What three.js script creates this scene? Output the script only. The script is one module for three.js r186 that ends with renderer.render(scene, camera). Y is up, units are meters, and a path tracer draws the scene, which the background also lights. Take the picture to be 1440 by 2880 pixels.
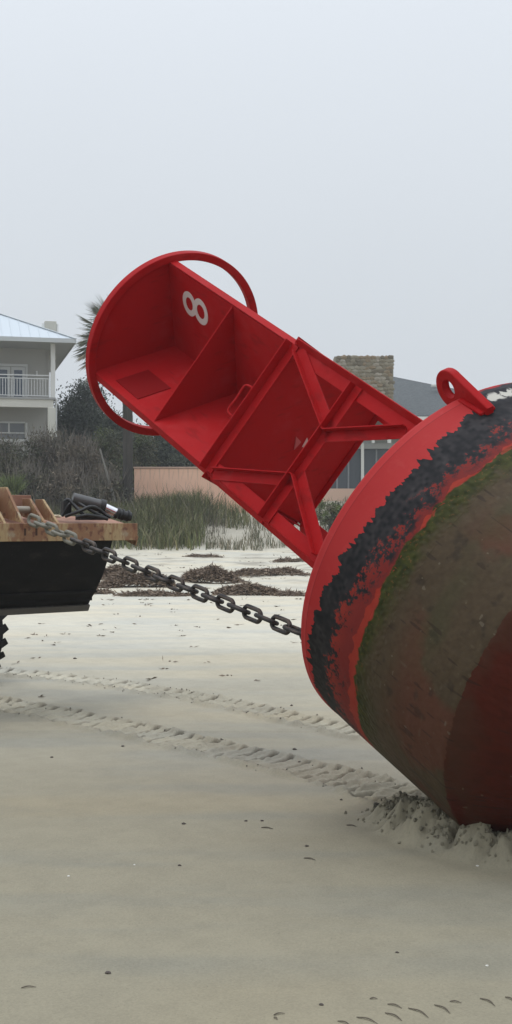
import * as THREE from 'three';
import { mergeGeometries, toCreasedNormals } from 'three/addons/utils/BufferGeometryUtils.js';
import { RoundedBoxGeometry } from 'three/addons/geometries/RoundedBoxGeometry.js';

// ------------------------------------------------------------------ camera, sky, sun, exposure
const EYE = 1.8, FOCAL = 3600, HORIZON = 1470;                 // eye height in metres, lens in photo pixels
const scene = new THREE.Scene();
const camera = new THREE.PerspectiveCamera(2 * Math.atan(1440 / FOCAL) * 180 / Math.PI, 0.5, 0.1, 900);
camera.position.set(0, EYE, 0);
camera.setViewOffset(1440, 2880, 0, 1440 - HORIZON, 1440, 2880); // lens shift keeps the verticals upright
const renderer = new THREE.WebGLRenderer({ antialias: true });
renderer.toneMapping = THREE.LinearToneMapping;
renderer.toneMappingExposure = 1.0;
renderer.shadowMap.enabled = true;

const V = (x, y, z) => new THREE.Vector3(x, y, z);
const C = (r, g, b) => new THREE.Color().setRGB(r, g, b);
const clamp = THREE.MathUtils.clamp, lerp = THREE.MathUtils.lerp, sstep = THREE.MathUtils.smoothstep;
let seed = 12345;
const rnd = () => { seed = (seed + 0x6d2b79f5) | 0; let t = Math.imul(seed ^ (seed >>> 15), 1 | seed); t = (t + Math.imul(t ^ (t >>> 7), 61 | t)) ^ t; return ((t ^ (t >>> 14)) >>> 0) / 4294967296; };
const rr = (a, b) => a + (b - a) * rnd();
const gauss = () => (rnd() + rnd() + rnd() + rnd() - 2) * 0.87;
const hash = (x, y, s = 0) => { let h = Math.imul(x, 374761393) ^ Math.imul(y, 668265263) ^ Math.imul(s + 11, 2147483647 - 91); h = Math.imul(h ^ (h >>> 13), 1274126177); return ((h ^ (h >>> 16)) >>> 0) / 4294967296; };
function vnoise(x, y, period = 0, s = 0) {                      // value noise 0..1, repeating when period is given
  const ix = Math.floor(x), iy = Math.floor(y), fx = x - ix, fy = y - iy, u = fx * fx * (3 - 2 * fx), v = fy * fy * (3 - 2 * fy);
  const w = (a) => period ? ((a % period) + period) % period : a;
  return lerp(lerp(hash(w(ix), w(iy), s), hash(w(ix + 1), w(iy), s), u), lerp(hash(w(ix), w(iy + 1), s), hash(w(ix + 1), w(iy + 1), s), u), v);
}
function fbm(x, y, oct = 4, period = 0, s = 0) {
  let a = 0.5, sum = 0, n = 0;
  for (let i = 0; i < oct; i++) { sum += a * vnoise(x, y, period, s + i * 7); n += a; x *= 2; y *= 2; period *= 2; a *= 0.5; }
  return sum / n;
}

{ // overcast sky: pale and even, a little brighter overhead
  const W = 512, H = 256, data = new Float32Array(W * H * 4);
  for (let j = 0; j < H; j++) for (let i = 0; i < W; i++) {
    const el = ((j + 0.5) / H - 0.5) * Math.PI, az = (i + 0.5) / W * Math.PI * 2, o = (j * W + i) * 4;
    const s = Math.max(0, Math.sin(el));
    const px = Math.cos(az) * Math.cos(el), pz = Math.sin(az) * Math.cos(el);
    const cl = 1 + 0.05 * (fbm(px * 3 + 9, pz * 3 + s * 4 + 5, 4, 0, 3) - 0.5);
    const k = 1 + 0.45 * s + 0.5 * s * s + 1.1 * s * s * s * s;
    const c = el < 0 ? [0.34, 0.33, 0.29] : [0.622 * k * cl, 0.666 * k * cl, 0.706 * k * cl * (1 + 0.05 * s)];
    data[o] = c[0]; data[o + 1] = c[1]; data[o + 2] = c[2]; data[o + 3] = 1;
  }
  const sky = new THREE.DataTexture(data, W, H, THREE.RGBAFormat, THREE.FloatType);
  sky.mapping = THREE.EquirectangularReflectionMapping; sky.magFilter = THREE.LinearFilter; sky.needsUpdate = true;
  scene.background = sky; scene.environment = sky;
}
const sun = new THREE.DirectionalLight(C(1, 0.975, 0.94), 0.55);
sun.position.set(-14, 60, -2); sun.target.position.set(0, 0, -10);
sun.castShadow = true; sun.shadow.radius = 40; sun.shadow.mapSize.set(2048, 2048);
Object.assign(sun.shadow.camera, { left: -30, right: 30, top: 70, bottom: -20, near: 1, far: 160 });
scene.add(sun, sun.target);
scene.fog = new THREE.FogExp2(C(0.76, 0.78, 0.79), 0.0011);

// ------------------------------------------------------------------ helpers
const at = (px, py, d) => V((px - 720) / FOCAL * d, EYE + (HORIZON - py) / FOCAL * d, -d);  // a photo pixel at a depth
function terrain(x, z) {                                        // the beach without its marks
  const d = -z;
  let h = d < 11 ? 0 : d < 17 ? 0.17 * sstep(d, 10, 18) : 0;
  if (d >= 17) h = 0.17 * sstep(d, 10, 18) + 0.022 * (d - 17);
  h = Math.min(h, 0.8);
  const edge = 44.6 + 1.6 * (vnoise(x * 0.25, 3.3) - 0.5) + 0.5 * (vnoise(x * 1.1, 8.3) - 0.5);
  const bump = fbm(x * 0.35 + 40, z * 0.35, 4) - 0.5;
  h += 1.3 * sstep(d, edge, edge + 6.5) + 0.9 * sstep(d, 50, 60) + bump * 0.9 * sstep(d, edge, edge + 4);
  h += ((fbm(x * 0.3, z * 0.5, 3, 0, 4) - 0.5) * 0.10 + (fbm(x * 1.1 + 3, z * 0.9, 3, 0, 5) - 0.5) * 0.16) * sstep(d, 24, 33);
  return h;
}
function gp(px, py) {                                           // where the line through a photo pixel meets the beach
  const dir = at(px, py, 1).sub(V(0, EYE, 0));
  let lo = 1, hi = 2;
  for (; hi < 90; hi += 0.25) if (EYE + dir.y * hi < terrain(dir.x * hi, -hi)) break;
  lo = hi - 0.25;
  for (let i = 0; i < 20; i++) { const m = (lo + hi) / 2; if (EYE + dir.y * m < terrain(dir.x * m, -m)) hi = m; else lo = m; }
  return V(dir.x * hi, terrain(dir.x * hi, -hi), -hi);
}
const used = {};
const numbered = (n) => { if (!(n in used)) { used[n] = 0; return n; } used[n]++; return n + '_' + String(used[n]).padStart(3, '0'); };
function thing(name, label, category, pos = V(0, 0, 0), turn = 0, group) {
  const o = new THREE.Group(); o.name = numbered(name); o.position.copy(pos); o.rotation.y = turn;
  o.userData = { label, category }; if (group) o.userData.group = group;
  scene.add(o); return o;
}
function mesh(name, geos, mat, parent, label) {
  const list = [].concat(geos).map((g) => { const h = g.index ? g.toNonIndexed() : g; for (const k of Object.keys(h.attributes)) if (!['position', 'normal', 'uv', 'color'].includes(k)) h.deleteAttribute(k); return h; });
  const m = new THREE.Mesh(list.length === 1 ? list[0] : mergeGeometries(list), mat);
  m.name = parent === scene || !parent ? numbered(name) : name; m.castShadow = m.receiveShadow = true;
  if (label) m.userData.label = label;
  (parent || scene).add(m); return m;
}
function tag(o, label, category, group) { Object.assign(o.userData, { label, category }); if (group) o.userData.group = group; return o; }
function metricUV(g, k = 1) {                                   // texture coordinates in metres from the dominant face direction
  const h = g.index ? g.toNonIndexed() : g; if (!h.attributes.normal) h.computeVertexNormals();
  const p = h.attributes.position, n = h.attributes.normal, uv = new Float32Array(p.count * 2);
  for (let i = 0; i < p.count; i++) {
    const a = Math.abs(n.getX(i)), b = Math.abs(n.getY(i)), c = Math.abs(n.getZ(i));
    const q = a > b && a > c ? [p.getZ(i), p.getY(i)] : b > c ? [p.getX(i), p.getZ(i)] : [p.getX(i), p.getY(i)];
    uv[2 * i] = q[0] * k; uv[2 * i + 1] = q[1] * k;
  }
  h.setAttribute('uv', new THREE.BufferAttribute(uv, 2)); return h;
}
const box = (w, h, d, x = 0, y = 0, z = 0) => metricUV(new THREE.BoxGeometry(w, h, d).translate(x, y, z));
function rbox(w, h, d, x = 0, y = 0, z = 0, r = 0.01) { return metricUV(new RoundedBoxGeometry(w, h, d, 1, r).translate(x, y, z)); }
function plank(p, q, across, o0, w, n0, t) {                    // flat bar from p to q; its width runs along `across` from o0, its thickness from n0
  const L = q.clone().sub(p), len = L.length(), e1 = L.normalize(), e2 = across.clone().addScaledVector(e1, -across.dot(e1)).normalize(), e3 = e1.clone().cross(e2);
  const g = new RoundedBoxGeometry(len, w, t, 1, Math.min(w, t) * 0.18);
  g.applyMatrix4(new THREE.Matrix4().makeBasis(e1, e2, e3));
  const c = p.clone().add(q).multiplyScalar(0.5).addScaledVector(e2, o0 + w / 2).addScaledVector(e3, n0 + t / 2);
  return metricUV(g.translate(c.x, c.y, c.z));
}
function tube(pts, r, seg = 24, rad = 6, closed = false) { return new THREE.TubeGeometry(new THREE.CatmullRomCurve3(pts, closed), seg, r, rad, closed); }
function rod(p, q, r, r2 = r, rad = 14) {
  const g = new THREE.CylinderGeometry(r2, r, p.distanceTo(q), rad), d = q.clone().sub(p).normalize();
  g.applyQuaternion(new THREE.Quaternion().setFromUnitVectors(V(0, 1, 0), d));
  const c = p.clone().add(q).multiplyScalar(0.5); return g.translate(c.x, c.y, c.z);
}
const toS = (v) => Math.round(255 * clamp(v <= 0.0031308 ? 12.92 * v : 1.055 * Math.pow(v, 1 / 2.4) - 0.055, 0, 1));
function colourTex(w, h, fn, repeat = 1) {
  const d = new Uint8Array(w * h * 4);
  for (let j = 0; j < h; j++) for (let i = 0; i < w; i++) { const c = fn(i / w, j / h), o = (j * w + i) * 4; d[o] = toS(c[0]); d[o + 1] = toS(c[1]); d[o + 2] = toS(c[2]); d[o + 3] = 255; }
  const t = new THREE.DataTexture(d, w, h); t.colorSpace = THREE.SRGBColorSpace; return wrap(t, repeat);
}
function greyTex(w, h, fn, repeat = 1) {
  const d = new Uint8Array(w * h * 4);
  for (let j = 0; j < h; j++) for (let i = 0; i < w; i++) { const v = Math.round(255 * clamp(fn(i / w, j / h), 0, 1)), o = (j * w + i) * 4; d[o] = d[o + 1] = d[o + 2] = v; d[o + 3] = 255; }
  return wrap(new THREE.DataTexture(d, w, h), repeat);
}
function wrap(t, repeat) { t.wrapS = t.wrapT = THREE.RepeatWrapping; t.repeat.set(repeat, repeat); t.magFilter = THREE.LinearFilter; t.minFilter = THREE.LinearMipmapLinearFilter; t.generateMipmaps = true; t.needsUpdate = true; return t; }
const mix = (a, b, t) => [lerp(a[0], b[0], t), lerp(a[1], b[1], t), lerp(a[2], b[2], t)];
const std = (col, rough, o = {}) => new THREE.MeshStandardMaterial({ color: col, roughness: rough, ...o });

// ------------------------------------------------------------------ the beach
const grainBump = greyTex(512, 512, (u, v) => 0.6 * vnoise(u * 256, v * 256, 256, 5) + 0.4 * fbm(u * 24, v * 24, 4, 24, 9), 1);
const sandMap = colourTex(512, 512, (u, v) => {
  const g = 0.93 + 0.15 * (vnoise(u * 200, v * 200, 200, 1) - 0.5) + 0.16 * (fbm(u * 12, v * 12, 5, 12, 2) - 0.5), s = vnoise(u * 128, v * 128, 128, 21);
  const k = s > 0.965 ? 0.72 : s < 0.02 ? 1.08 : 1;
  return [g * k, g * k, g * k];
}, 1);
const sandMat = std(C(1, 1, 1), 0.86, { vertexColors: true, map: sandMap, bumpMap: grainBump, bumpScale: 0.0022 });
function trackFrame(points) {
  const segs = []; let u = 0;
  for (let i = 0; i + 1 < points.length; i++) { const a = points[i], b = points[i + 1], L = Math.hypot(b.x - a.x, b.z - a.z); segs.push({ a, L, u, tx: (b.x - a.x) / L, tz: (b.z - a.z) / L }); u += L; }
  return (x, z) => {
    let best = null;
    segs.forEach((s, i) => {
      let t = (x - s.a.x) * s.tx + (z - s.a.z) * s.tz;
      t = clamp(t, i === 0 ? -9 : 0, i === segs.length - 1 ? s.L + 3 : s.L);
      const dx = x - s.a.x - t * s.tx, dz = z - s.a.z - t * s.tz, w = dx * -s.tz + dz * s.tx, dist = Math.hypot(dx, dz);
      if (!best || dist < best.dist) best = { dist, u: s.u + t, w: Math.sign(w) * dist };
    });
    return best;
  };
}
const nearTrack = trackFrame([gp(0, 1982), gp(300, 2038), gp(600, 2108), gp(1000, 2200), gp(1150, 2250)]);
const farTrack = trackFrame([gp(0, 1888), gp(300, 1921), gp(600, 1970), gp(960, 2052)]);
const bermLine = [gp(1075, 2282), gp(1130, 2318), gp(1220, 2360), gp(1320, 2392), gp(1455, 2420), V(2.0, 0, -6.45), V(2.6, 0, -6.25)];
const bermFrame = trackFrame(bermLine);
const bermLength = bermLine.reduce((s, p, i) => i ? s + p.distanceTo(bermLine[i - 1]) : 0, 0);
function trackRelief(fr, x, z, half, depth, s) {
  const q = fr(x, z); if (q.dist > half + 0.35) return [0, 0];
  const w = q.w + 0.025 * (vnoise(q.u * 3, s) - 0.5) * 2, a = Math.abs(w);
  const inside = 1 - sstep(a, half - 0.05, half + 0.02);
  const patch = 0.55 + 0.9 * vnoise(q.u * 1.3, 7.7 + s);
  const ph = (q.u - 0.16 * w + 0.05 * vnoise(q.u * 4, w * 5 + s)) / 0.178, f = ph - Math.floor(ph);
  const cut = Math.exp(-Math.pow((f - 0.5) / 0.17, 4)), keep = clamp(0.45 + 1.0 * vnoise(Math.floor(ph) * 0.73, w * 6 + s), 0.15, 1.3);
  const rim = Math.exp(-Math.pow((w - half + 0.03) / 0.035, 2)) * (0.3 + 0.9 * vnoise(q.u * 6, 4 + s));
  let h = -inside * depth * (0.2 + 1.25 * cut * keep) * (0.5 + 0.5 * patch) + inside * 0.02 * Math.exp(-Math.pow((f - 0.85) / 0.1, 2)) * keep - rim * 0.02;
  const ridge = Math.exp(-Math.pow((a - half - 0.02) / 0.035, 2)), side = w > 0 ? 1 : 0.6;
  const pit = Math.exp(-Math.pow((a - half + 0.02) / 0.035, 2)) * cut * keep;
  h += ridge * depth * side * (0.2 + 0.9 * vnoise(q.u * 9, (w > 0 ? 3 : 9) + s)) * patch - pit * 0.02;
  h += ((vnoise(x * 22, z * 22, 0, 6) - 0.5) * 0.026 + (vnoise(x * 46, z * 46, 0, 8) - 0.5) * 0.016) * Math.max(inside, ridge) * (0.4 + 1.1 * vnoise(q.u * 1.7, 3.1 + s));
  return [h, clamp(inside * cut * keep * (0.6 + 0.5 * patch) + pit * 0.9 + rim * 0.8 - inside * 0.25 * (1 - cut), -0.25, 1)];  // second value darkens groove bottoms, pits and edge: damp sand plus painted shade
}
function ground(x, z) {
  let h = terrain(x, z), dampShade = 0;
  const d = -z;
  if (d < 19 && d > 3 && Math.abs(x) < 6) {
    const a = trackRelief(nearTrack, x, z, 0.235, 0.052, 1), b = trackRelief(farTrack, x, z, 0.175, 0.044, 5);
    h += a[0] + b[0]; dampShade = a[1] + b[1];
    const q = bermFrame(x, z);
    if (q.dist < 0.6) {
      const along = sstep(q.u, -0.12, 0.5), f = Math.exp(-Math.pow(q.w / 0.19, 4)) * along * (1 - 0.25 * sstep(q.w, -0.05, 0.2));
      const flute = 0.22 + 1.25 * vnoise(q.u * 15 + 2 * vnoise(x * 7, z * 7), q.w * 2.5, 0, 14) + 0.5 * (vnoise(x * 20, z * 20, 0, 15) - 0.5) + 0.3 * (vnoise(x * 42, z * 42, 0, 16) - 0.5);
      h += f * 0.17 * flute; dampShade = Math.max(dampShade, f * clamp(0.7 - 1.0 * flute, 0, 0.35));  // shade painted into the crevices between the flutes
    }
    h += 0.012 * (fbm(x * 0.9, z * 2.6, 3, 0, 31) - 0.5) + 0.004 * (vnoise(x * 5, z * 9, 0, 33) - 0.5);
  }
  return [h, dampShade];
}
{
  const lines = (stops) => { const out = []; for (let i = 0; i + 1 < stops.length; i++) { const [a, s0] = stops[i], [b, s1] = stops[i + 1]; let v = a; while (v < b - 1e-6) { out.push(v); v += Math.max(lerp(s0, s1, (v - a) / (b - a)), 1e-3); } } out.push(stops.at(-1)[0]); return out; };
  const xs = lines([[-220, 25], [-40, 6], [-14, 0.3], [-4.4, 0.03], [-3.6, 0.02], [2.3, 0.02], [3.6, 0.05], [14, 0.3], [40, 6], [220, 25]]);
  const ds = lines([[-60, 10], [2, 0.6], [4.2, 0.03], [5.6, 0.03], [6.4, 0.02], [11, 0.02], [13, 0.03], [17.5, 0.06], [30, 0.22], [62, 0.4], [80, 5], [260, 30]]);
  const nx = xs.length, nz = ds.length, pos = new Float32Array(nx * nz * 3), uv = new Float32Array(nx * nz * 2), col = new Float32Array(nx * nz * 3);
  for (let j = 0; j < nz; j++) for (let i = 0; i < nx; i++) {
    const x = xs[i], z = -ds[j], [h, dampShade] = ground(x, z), k = j * nx + i, d = ds[j];
    pos.set([x, h, z], k * 3); uv.set([x * 0.7, z * 0.7], k * 2);
    const dry = sstep(d + 5 * (fbm(x * 0.25, z * 0.5, 3, 0, 41) - 0.5), 7, 21);
    let c = mix([0.272, 0.243, 0.168], [0.59, 0.55, 0.44], dry);
    const streak = fbm(x * 0.55 + 7, z * 2.3, 4, 0, 51), s2 = fbm(x * 0.3, z * 1.1 + 5, 3, 0, 57);
    c = mix(c, [c[0] * 0.86, c[1] * 0.90, c[2] * 0.97], sstep(streak, 0.45, 0.72) * 0.8);
    c = mix(c, [c[0] * 1.05, c[1] * 1.01, c[2] * 0.95], sstep(s2, 0.45, 0.75) * 0.8);
    const far = sstep(d, 24, 34);
    if (far > 0) { const tr = fbm(x * 0.7, z * 1.6, 4, 0, 61); c = mix(c, [0.20, 0.165, 0.12], far * sstep(tr, 0.56, 0.70) * 0.6); }
    if (d > 44) c = mix(c, mix([0.26, 0.235, 0.175], [0.43, 0.395, 0.315], sstep(x / d, -0.055, -0.02)), 0.85 * sstep(d, 44.5, 47));
    c = mix(c, [c[0] * 0.27, c[1] * 0.245, c[2] * 0.22], clamp(dampShade, -0.25, 1));  // damp and shade of the hollows painted into the sand colour
    col.set(c, k * 3);
  }
  const idx = [];
  for (let j = 0; j + 1 < nz; j++) for (let i = 0; i + 1 < nx; i++) { const a = j * nx + i, b = a + 1, c = a + nx, d = c + 1; idx.push(a, b, d, a, d, c); }
  const g = new THREE.BufferGeometry();
  g.setAttribute('position', new THREE.BufferAttribute(pos, 3)); g.setAttribute('uv', new THREE.BufferAttribute(uv, 2)); g.setAttribute('color', new THREE.BufferAttribute(col, 3)); g.setIndex(idx); g.computeVertexNormals();
  const m = new THREE.Mesh(g, sandMat); m.name = numbered('beach_sand'); m.receiveShadow = m.castShadow = true;
  m.userData = { kind: 'structure', label: 'pale grey sand beach with tyre tracks rising to the dune' }; scene.add(m);
}
const lumpGeo = (r, sx, sy, sz, s) => {
  const g = new THREE.IcosahedronGeometry(1, 1), p = g.attributes.position;
  for (let i = 0; i < p.count; i++) { const k = 0.72 + 0.5 * hash(Math.round(p.getX(i) * 50), Math.round(p.getY(i) * 50 + p.getZ(i) * 977), s); p.setXYZ(i, p.getX(i) * k * r * sx, p.getY(i) * k * r * sy, p.getZ(i) * k * r * sz); }
  g.computeVertexNormals(); return metricUV(g);
};
function paint(g, c) { const n = g.attributes.position.count, a = new Float32Array(n * 3); for (let i = 0; i < n; i++) a.set(c, i * 3); g.setAttribute('color', new THREE.BufferAttribute(a, 3)); return g; }
const lumps = [0, 1, 2, 3, 4, 5].map((s) => lumpGeo(1, 1, rr(0.7, 1.2), rr(0.7, 1), s));
function lumpAt(x, y, z, r, c, sy = 1) {
  const g = lumps[Math.floor(rnd() * 6)].clone();
  g.applyMatrix4(new THREE.Matrix4().compose(V(x, y, z), new THREE.Quaternion().setFromEuler(new THREE.Euler(rr(-0.4, 0.4), rnd() * 6.3, rr(-0.4, 0.4))), V(r * rr(0.7, 1.2), r * sy, r * rr(0.7, 1.2))));
  return paint(g, c);
}
const clodMat = std(C(1, 1, 1), 0.9, { vertexColors: true, map: sandMap, bumpMap: grainBump, bumpScale: 0.003 });
{
  const gs = [];
  for (let i = 0; i < 1500; i++) {
    let u = rnd() * bermLength, k = 0; const w = gauss() * 0.18;
    while (k < bermLine.length - 2 && u > bermLine[k].distanceTo(bermLine[k + 1])) { u -= bermLine[k].distanceTo(bermLine[k + 1]); k++; }
    const a = bermLine[k], b = bermLine[k + 1], L = a.distanceTo(b), tx = (b.x - a.x) / L, tz = (b.z - a.z) / L;
    const x = a.x + tx * u - tz * w, z = a.z + tz * u + tx * w, r = rr(0.004, 0.011) * (1.2 - Math.abs(w)), t = rr(0.72, 1.08);
    gs.push(lumpAt(x, ground(x, z)[0] + r * 0.2, z, r, [0.31 * t, 0.28 * t, 0.2 * t], rr(0.7, 1.7)));
  }
  for (let i = 0; i < 35; i++) { const p = gp(1085 + gauss() * 30, 2283 + gauss() * 12), r = rr(0.01, 0.026); gs.push(lumpAt(p.x, p.y + r * 0.4 + 0.02, p.z, r, [0.13, 0.118, 0.088])); }
  const m = mesh('sand_clods', gs, clodMat, scene); m.userData = { kind: 'stuff', label: 'crumbled grey sand heaped up against the foot of the buoy', category: 'sand' };
}
for (const [fr, pts, half, n, name, label] of [
  [nearTrack, [gp(-40, 1976), gp(300, 2038), gp(600, 2108), gp(1000, 2200), gp(1150, 2250)], 0.24, 70, 'track_crumbs', 'small sand crumbs thrown up along the nearer tyre track'],
  [farTrack, [gp(-40, 1884), gp(300, 1921), gp(600, 1970), gp(960, 2052)], 0.2, 110, 'track_crumbs', 'small sand crumbs thrown up along the farther tyre track']]) {
  const gs = [];
  for (let i = 0; i < n; i++) {
    const k = Math.floor(rnd() * (pts.length - 1)), t = rnd(), a = pts[k], b = pts[k + 1], L = Math.hypot(b.x - a.x, b.z - a.z), w = (rnd() < 0.5 ? -1 : 1) * (half + gauss() * 0.07);
    const x = lerp(a.x, b.x, t) - (b.z - a.z) / L * w, z = lerp(a.z, b.z, t) + (b.x - a.x) / L * w, r = rr(0.003, 0.009);
    gs.push(lumpAt(x, ground(x, z)[0] + r * 0.3, z, r, mix([0.10, 0.09, 0.07], [0.24, 0.22, 0.175], rnd())));
  }
  const m = mesh(name, gs, clodMat, scene); m.userData = { kind: 'stuff', label, category: 'sand' };
}

// ------------------------------------------------------------------ the buoy, lying on its side
const Q = { c: V(-0.66063812, 3.24072807, -10.43263813), n: V(0.54377291, -0.47291474, 0.6932984), a: V(-0.03132883, 0.81409554, 0.5798853), b: V(0.83864744, 0.33704614, -0.42786724) };
const buoy = thing('channel_buoy', 'huge red steel channel buoy lying tilted on the sand with a weathered hull', 'buoy');
buoy.position.copy(Q.c).addScaledVector(Q.n, 4.818);
buoy.quaternion.setFromRotationMatrix(new THREE.Matrix4().makeBasis(Q.a, Q.n.clone().negate(), Q.b.clone().negate()));
// in the buoy: y runs up its axis from the chine, +x and +z are the two tower corners towards the beach
const paintRough = greyTex(256, 256, (u, v) => 0.42 + 0.25 * fbm(u * 8, v * 8, 5, 8, 3), 1.3);
const paintMap = colourTex(512, 512, (u, v) => {
  const f = fbm(u * 6, v * 6, 5, 6, 12), s = fbm(u * 40, v * 10, 3, 10, 18);
  let c = mix([0.335, 0.0066, 0.0078], [0.385, 0.0112, 0.013], f);
  c = mix(c, [0.40, 0.035, 0.036], sstep(fbm(u * 9 + 3, v * 9, 4, 9, 16), 0.58, 0.78) * 0.35);
  c = mix(c, [0.17, 0.008, 0.008], sstep(vnoise(u * 70, v * 70, 70, 19), 0.93, 1) * 0.5);
  return mix(c, [0.22, 0.010, 0.010], sstep(s, 0.62, 0.85) * 0.55);
}, 0.7);
const paintBump = greyTex(256, 256, (u, v) => fbm(u * 10, v * 10, 4, 10, 22), 1.5);
const red = new THREE.MeshPhysicalMaterial({ color: C(1, 1, 1), map: paintMap, roughness: 1, roughnessMap: paintRough, bumpMap: paintBump, bumpScale: 0.0015, specularIntensity: 0.16 });
const TOP = 4.818, MID = 3.868, BASE = 3.054, BAR = 2.324, DECK = 1.263, R = 0.735, RING = 0.768;
{
  // hull texture: angle across, height along the axis
  const yLo = -0.95, yHi = 1.3, W = 2048, H = 1024;
  const hullMap = colourTex(W, H, (u, v) => {
    const ph = u * 180 - 60;
    const y = lerp(yLo, yHi, v), X = u * 3.8;
    const n1 = fbm(X * 3, y * 3, 4, 0, 70), n2 = fbm(X * 14, y * 14, 4, 0, 72), n3 = vnoise(X * 45, y * 45, 0, 74), n4 = vnoise(X * 110, y * 110, 0, 75);
    const teeth = (fr, s) => (vnoise(X * fr, 0.5, 0, s) - 0.5) + 0.7 * (vnoise(X * fr * 2.3, 1.5, 0, s + 1) - 0.5) + 0.5 * (vnoise(X * fr * 5, 2.5, 0, s + 2) - 0.5);
    const wave = (lo, mid, hi) => { const t = clamp((ph + 20) / 120, 0, 1); return t < 0.45 ? lerp(lo, mid, sstep(t, 0, 0.45)) : lerp(mid, hi, sstep(t, 0.45, 1)); };
    let c = mix([0.36, 0.022, 0.023], [0.42, 0.034, 0.033], n1);
    c = mix(c, [0.45, 0.06, 0.055], sstep(n2, 0.62, 0.8) * 0.25);
    const bTop = wave(1.19, 1.005, 1.18) + 0.06 * teeth(26, 80) + 0.04 * (n1 - 0.5), bBot = wave(0.80, 0.775, 0.85) + 0.05 * teeth(9, 84) + 0.03 * (n2 - 0.5);
    const gTop = wave(0.76, 0.735, 0.745) + 0.035 * teeth(10, 88) + 0.03 * (n2 - 0.5), gBot = wave(0.53, 0.60, 0.655) + 0.12 * (n2 - 0.5) + 0.06 * (n1 - 0.5);
    const orange = mix([0.25, 0.022, 0.014], [0.31, 0.036, 0.02], n2);
    if (y < bTop) c = orange;
    if (y < bTop && y > bBot - 0.05) {                           // dark growth, dense at the top and broken towards the bottom
      const t = (bTop - y) / (bTop - bBot), low = sstep(t, 0.35, 1.05), side = sstep(ph, 36, 78);
      const cover = 1.2 - low * 0.6 - 0.36 * side * sstep(t, 0.32, 0.55);
      const n5 = vnoise(X * 240, y * 240, 0, 76), n6 = fbm(X * 5, y * 22, 3, 0, 77), grit = clamp((0.3 * n2 + 0.2 * n3 + 0.2 * n4 + 0.1 * n5 + 0.2 * n6 - 0.5) * 2.7 + 0.5, 0, 1);
      const k = sstep(cover - grit, -0.16, 0.2) * sstep(y, bBot - 0.05, bBot + 0.02);
      c = mix(c, [0.12, 0.014, 0.014], low * 0.75);
      c = mix(c, mix([0.010, 0.0105, 0.012], [0.033, 0.030, 0.031], n3 * n2 * 2), k);
    }
    const slime = mix(mix([0.054, 0.038, 0.022], [0.088, 0.062, 0.036], n1), [0.042, 0.029, 0.017], n3 * 0.5);
    if (y < gTop) {
      const k = sstep(gTop - y, 0, 0.012);
      let g = mix(mix([0.016, 0.021, 0.005], [0.050, 0.052, 0.011], n3), [0.14, 0.06, 0.016], sstep(n4, 0.75, 1) * 0.6);
      if (n2 > 0.66 && y > gTop - 0.03) g = mix(g, orange, 0.6);
      c = mix(c, g, k);
      const b = sstep(gBot - y, -0.09, 0.05);
      let br = slime;
      const rust = sstep(fbm(X * 2.6 + 4, y * 2.2, 5, 0, 91) + 0.12 * (n2 - 0.5), 0.46, 0.62) * sstep(0.58 - y, 0, 0.3);
      br = mix(br, [0.105, 0.032, 0.02], rust * 0.6);
      br = mix(br, [0.12, 0.10, 0.07], sstep(vnoise(X * 30, y * 30, 0, 95), 0.84, 0.97) * 0.25);
      br = mix(br, [0.02, 0.016, 0.012], sstep(fbm(X * 11, y * 11, 4, 0, 97), 0.66, 0.82) * 0.5);
      br = mix(br, [0.04, 0.05, 0.02], sstep(fbm(X * 1.7, y * 3, 3, 0, 99), 0.5, 0.7) * 0.3);
      c = mix(c, br, b);
    }
    if (y < 0.012 * (n2 + n3 - 1)) c = mix(mix([0.066, 0.0115, 0.006], [0.086, 0.0165, 0.009], n1), [0.05, 0.011, 0.006], n3 * 0.5 + 0.3 * sstep(n2, 0.5, 0.7)), c = mix(c, [0.06, 0.036, 0.022], sstep(y, -0.22, 0) * 0.55 * sstep(fbm(X * 3, y * 6, 4, 0, 119), 0.4, 0.65));
    { const sc = sstep(fbm(X * 40, y * 7, 2, 0, 107), 0.74, 0.82) * (y < 0.6 ? 1 : 0); c = mix(c, [0.02, 0.014, 0.011], sc * 0.5); const sp = vnoise(X * 26, y * 26, 0, 109); if (y < 0.55 && sp > 0.955) c = mix(c, [0.15, 0.125, 0.09], 0.5); }
    if (ph < 4 && ph > -26 && y > 1.06) {                        // grey and white crust by the lifting eye
      const k = sstep(y, 1.06, 1.12);
      c = mix(c, [0.03, 0.03, 0.033], sstep(1.245 - y + 0.05 * (n2 - 0.5), 0, 0.02) * k);
      c = mix(c, [0.52, 0.5, 0.44], sstep(n2, 0.53, 0.6) * sstep(y, 1.09, 1.12) * sstep(1.2 - y, 0, 0.03));
    }
    if (y > 1.195 && y < 1.203) c = [c[0] * 0.7, c[1] * 0.7, c[2] * 0.7];
    return c;
  });
  hullMap.repeat.set(1, 1); hullMap.wrapT = THREE.ClampToEdgeWrapping; hullMap.wrapS = THREE.MirroredRepeatWrapping;
  const hullBump = greyTex(1024, 512, (u, v) => {
    const y = lerp(yLo, yHi, v), X = u * 3.8;
    const rough = y < 0.75 ? 1 : y < 1.1 ? 0.5 : 0.12;
    let b = 0.5 + rough * 0.5 * (fbm(X * 16, y * 16, 4, 0, 101) - 0.5);
    if (y < 0.72 && y > 0.58) b += 0.35 * (vnoise(X * 50, y * 50, 0, 103) - 0.4);
    return b;
  });
  hullBump.wrapS = THREE.MirroredRepeatWrapping;
  const hullMat = new THREE.MeshPhysicalMaterial({ map: hullMap, roughness: 0.6, specularIntensity: 0.22, bumpMap: hullBump, bumpScale: 0.012 });
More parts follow.
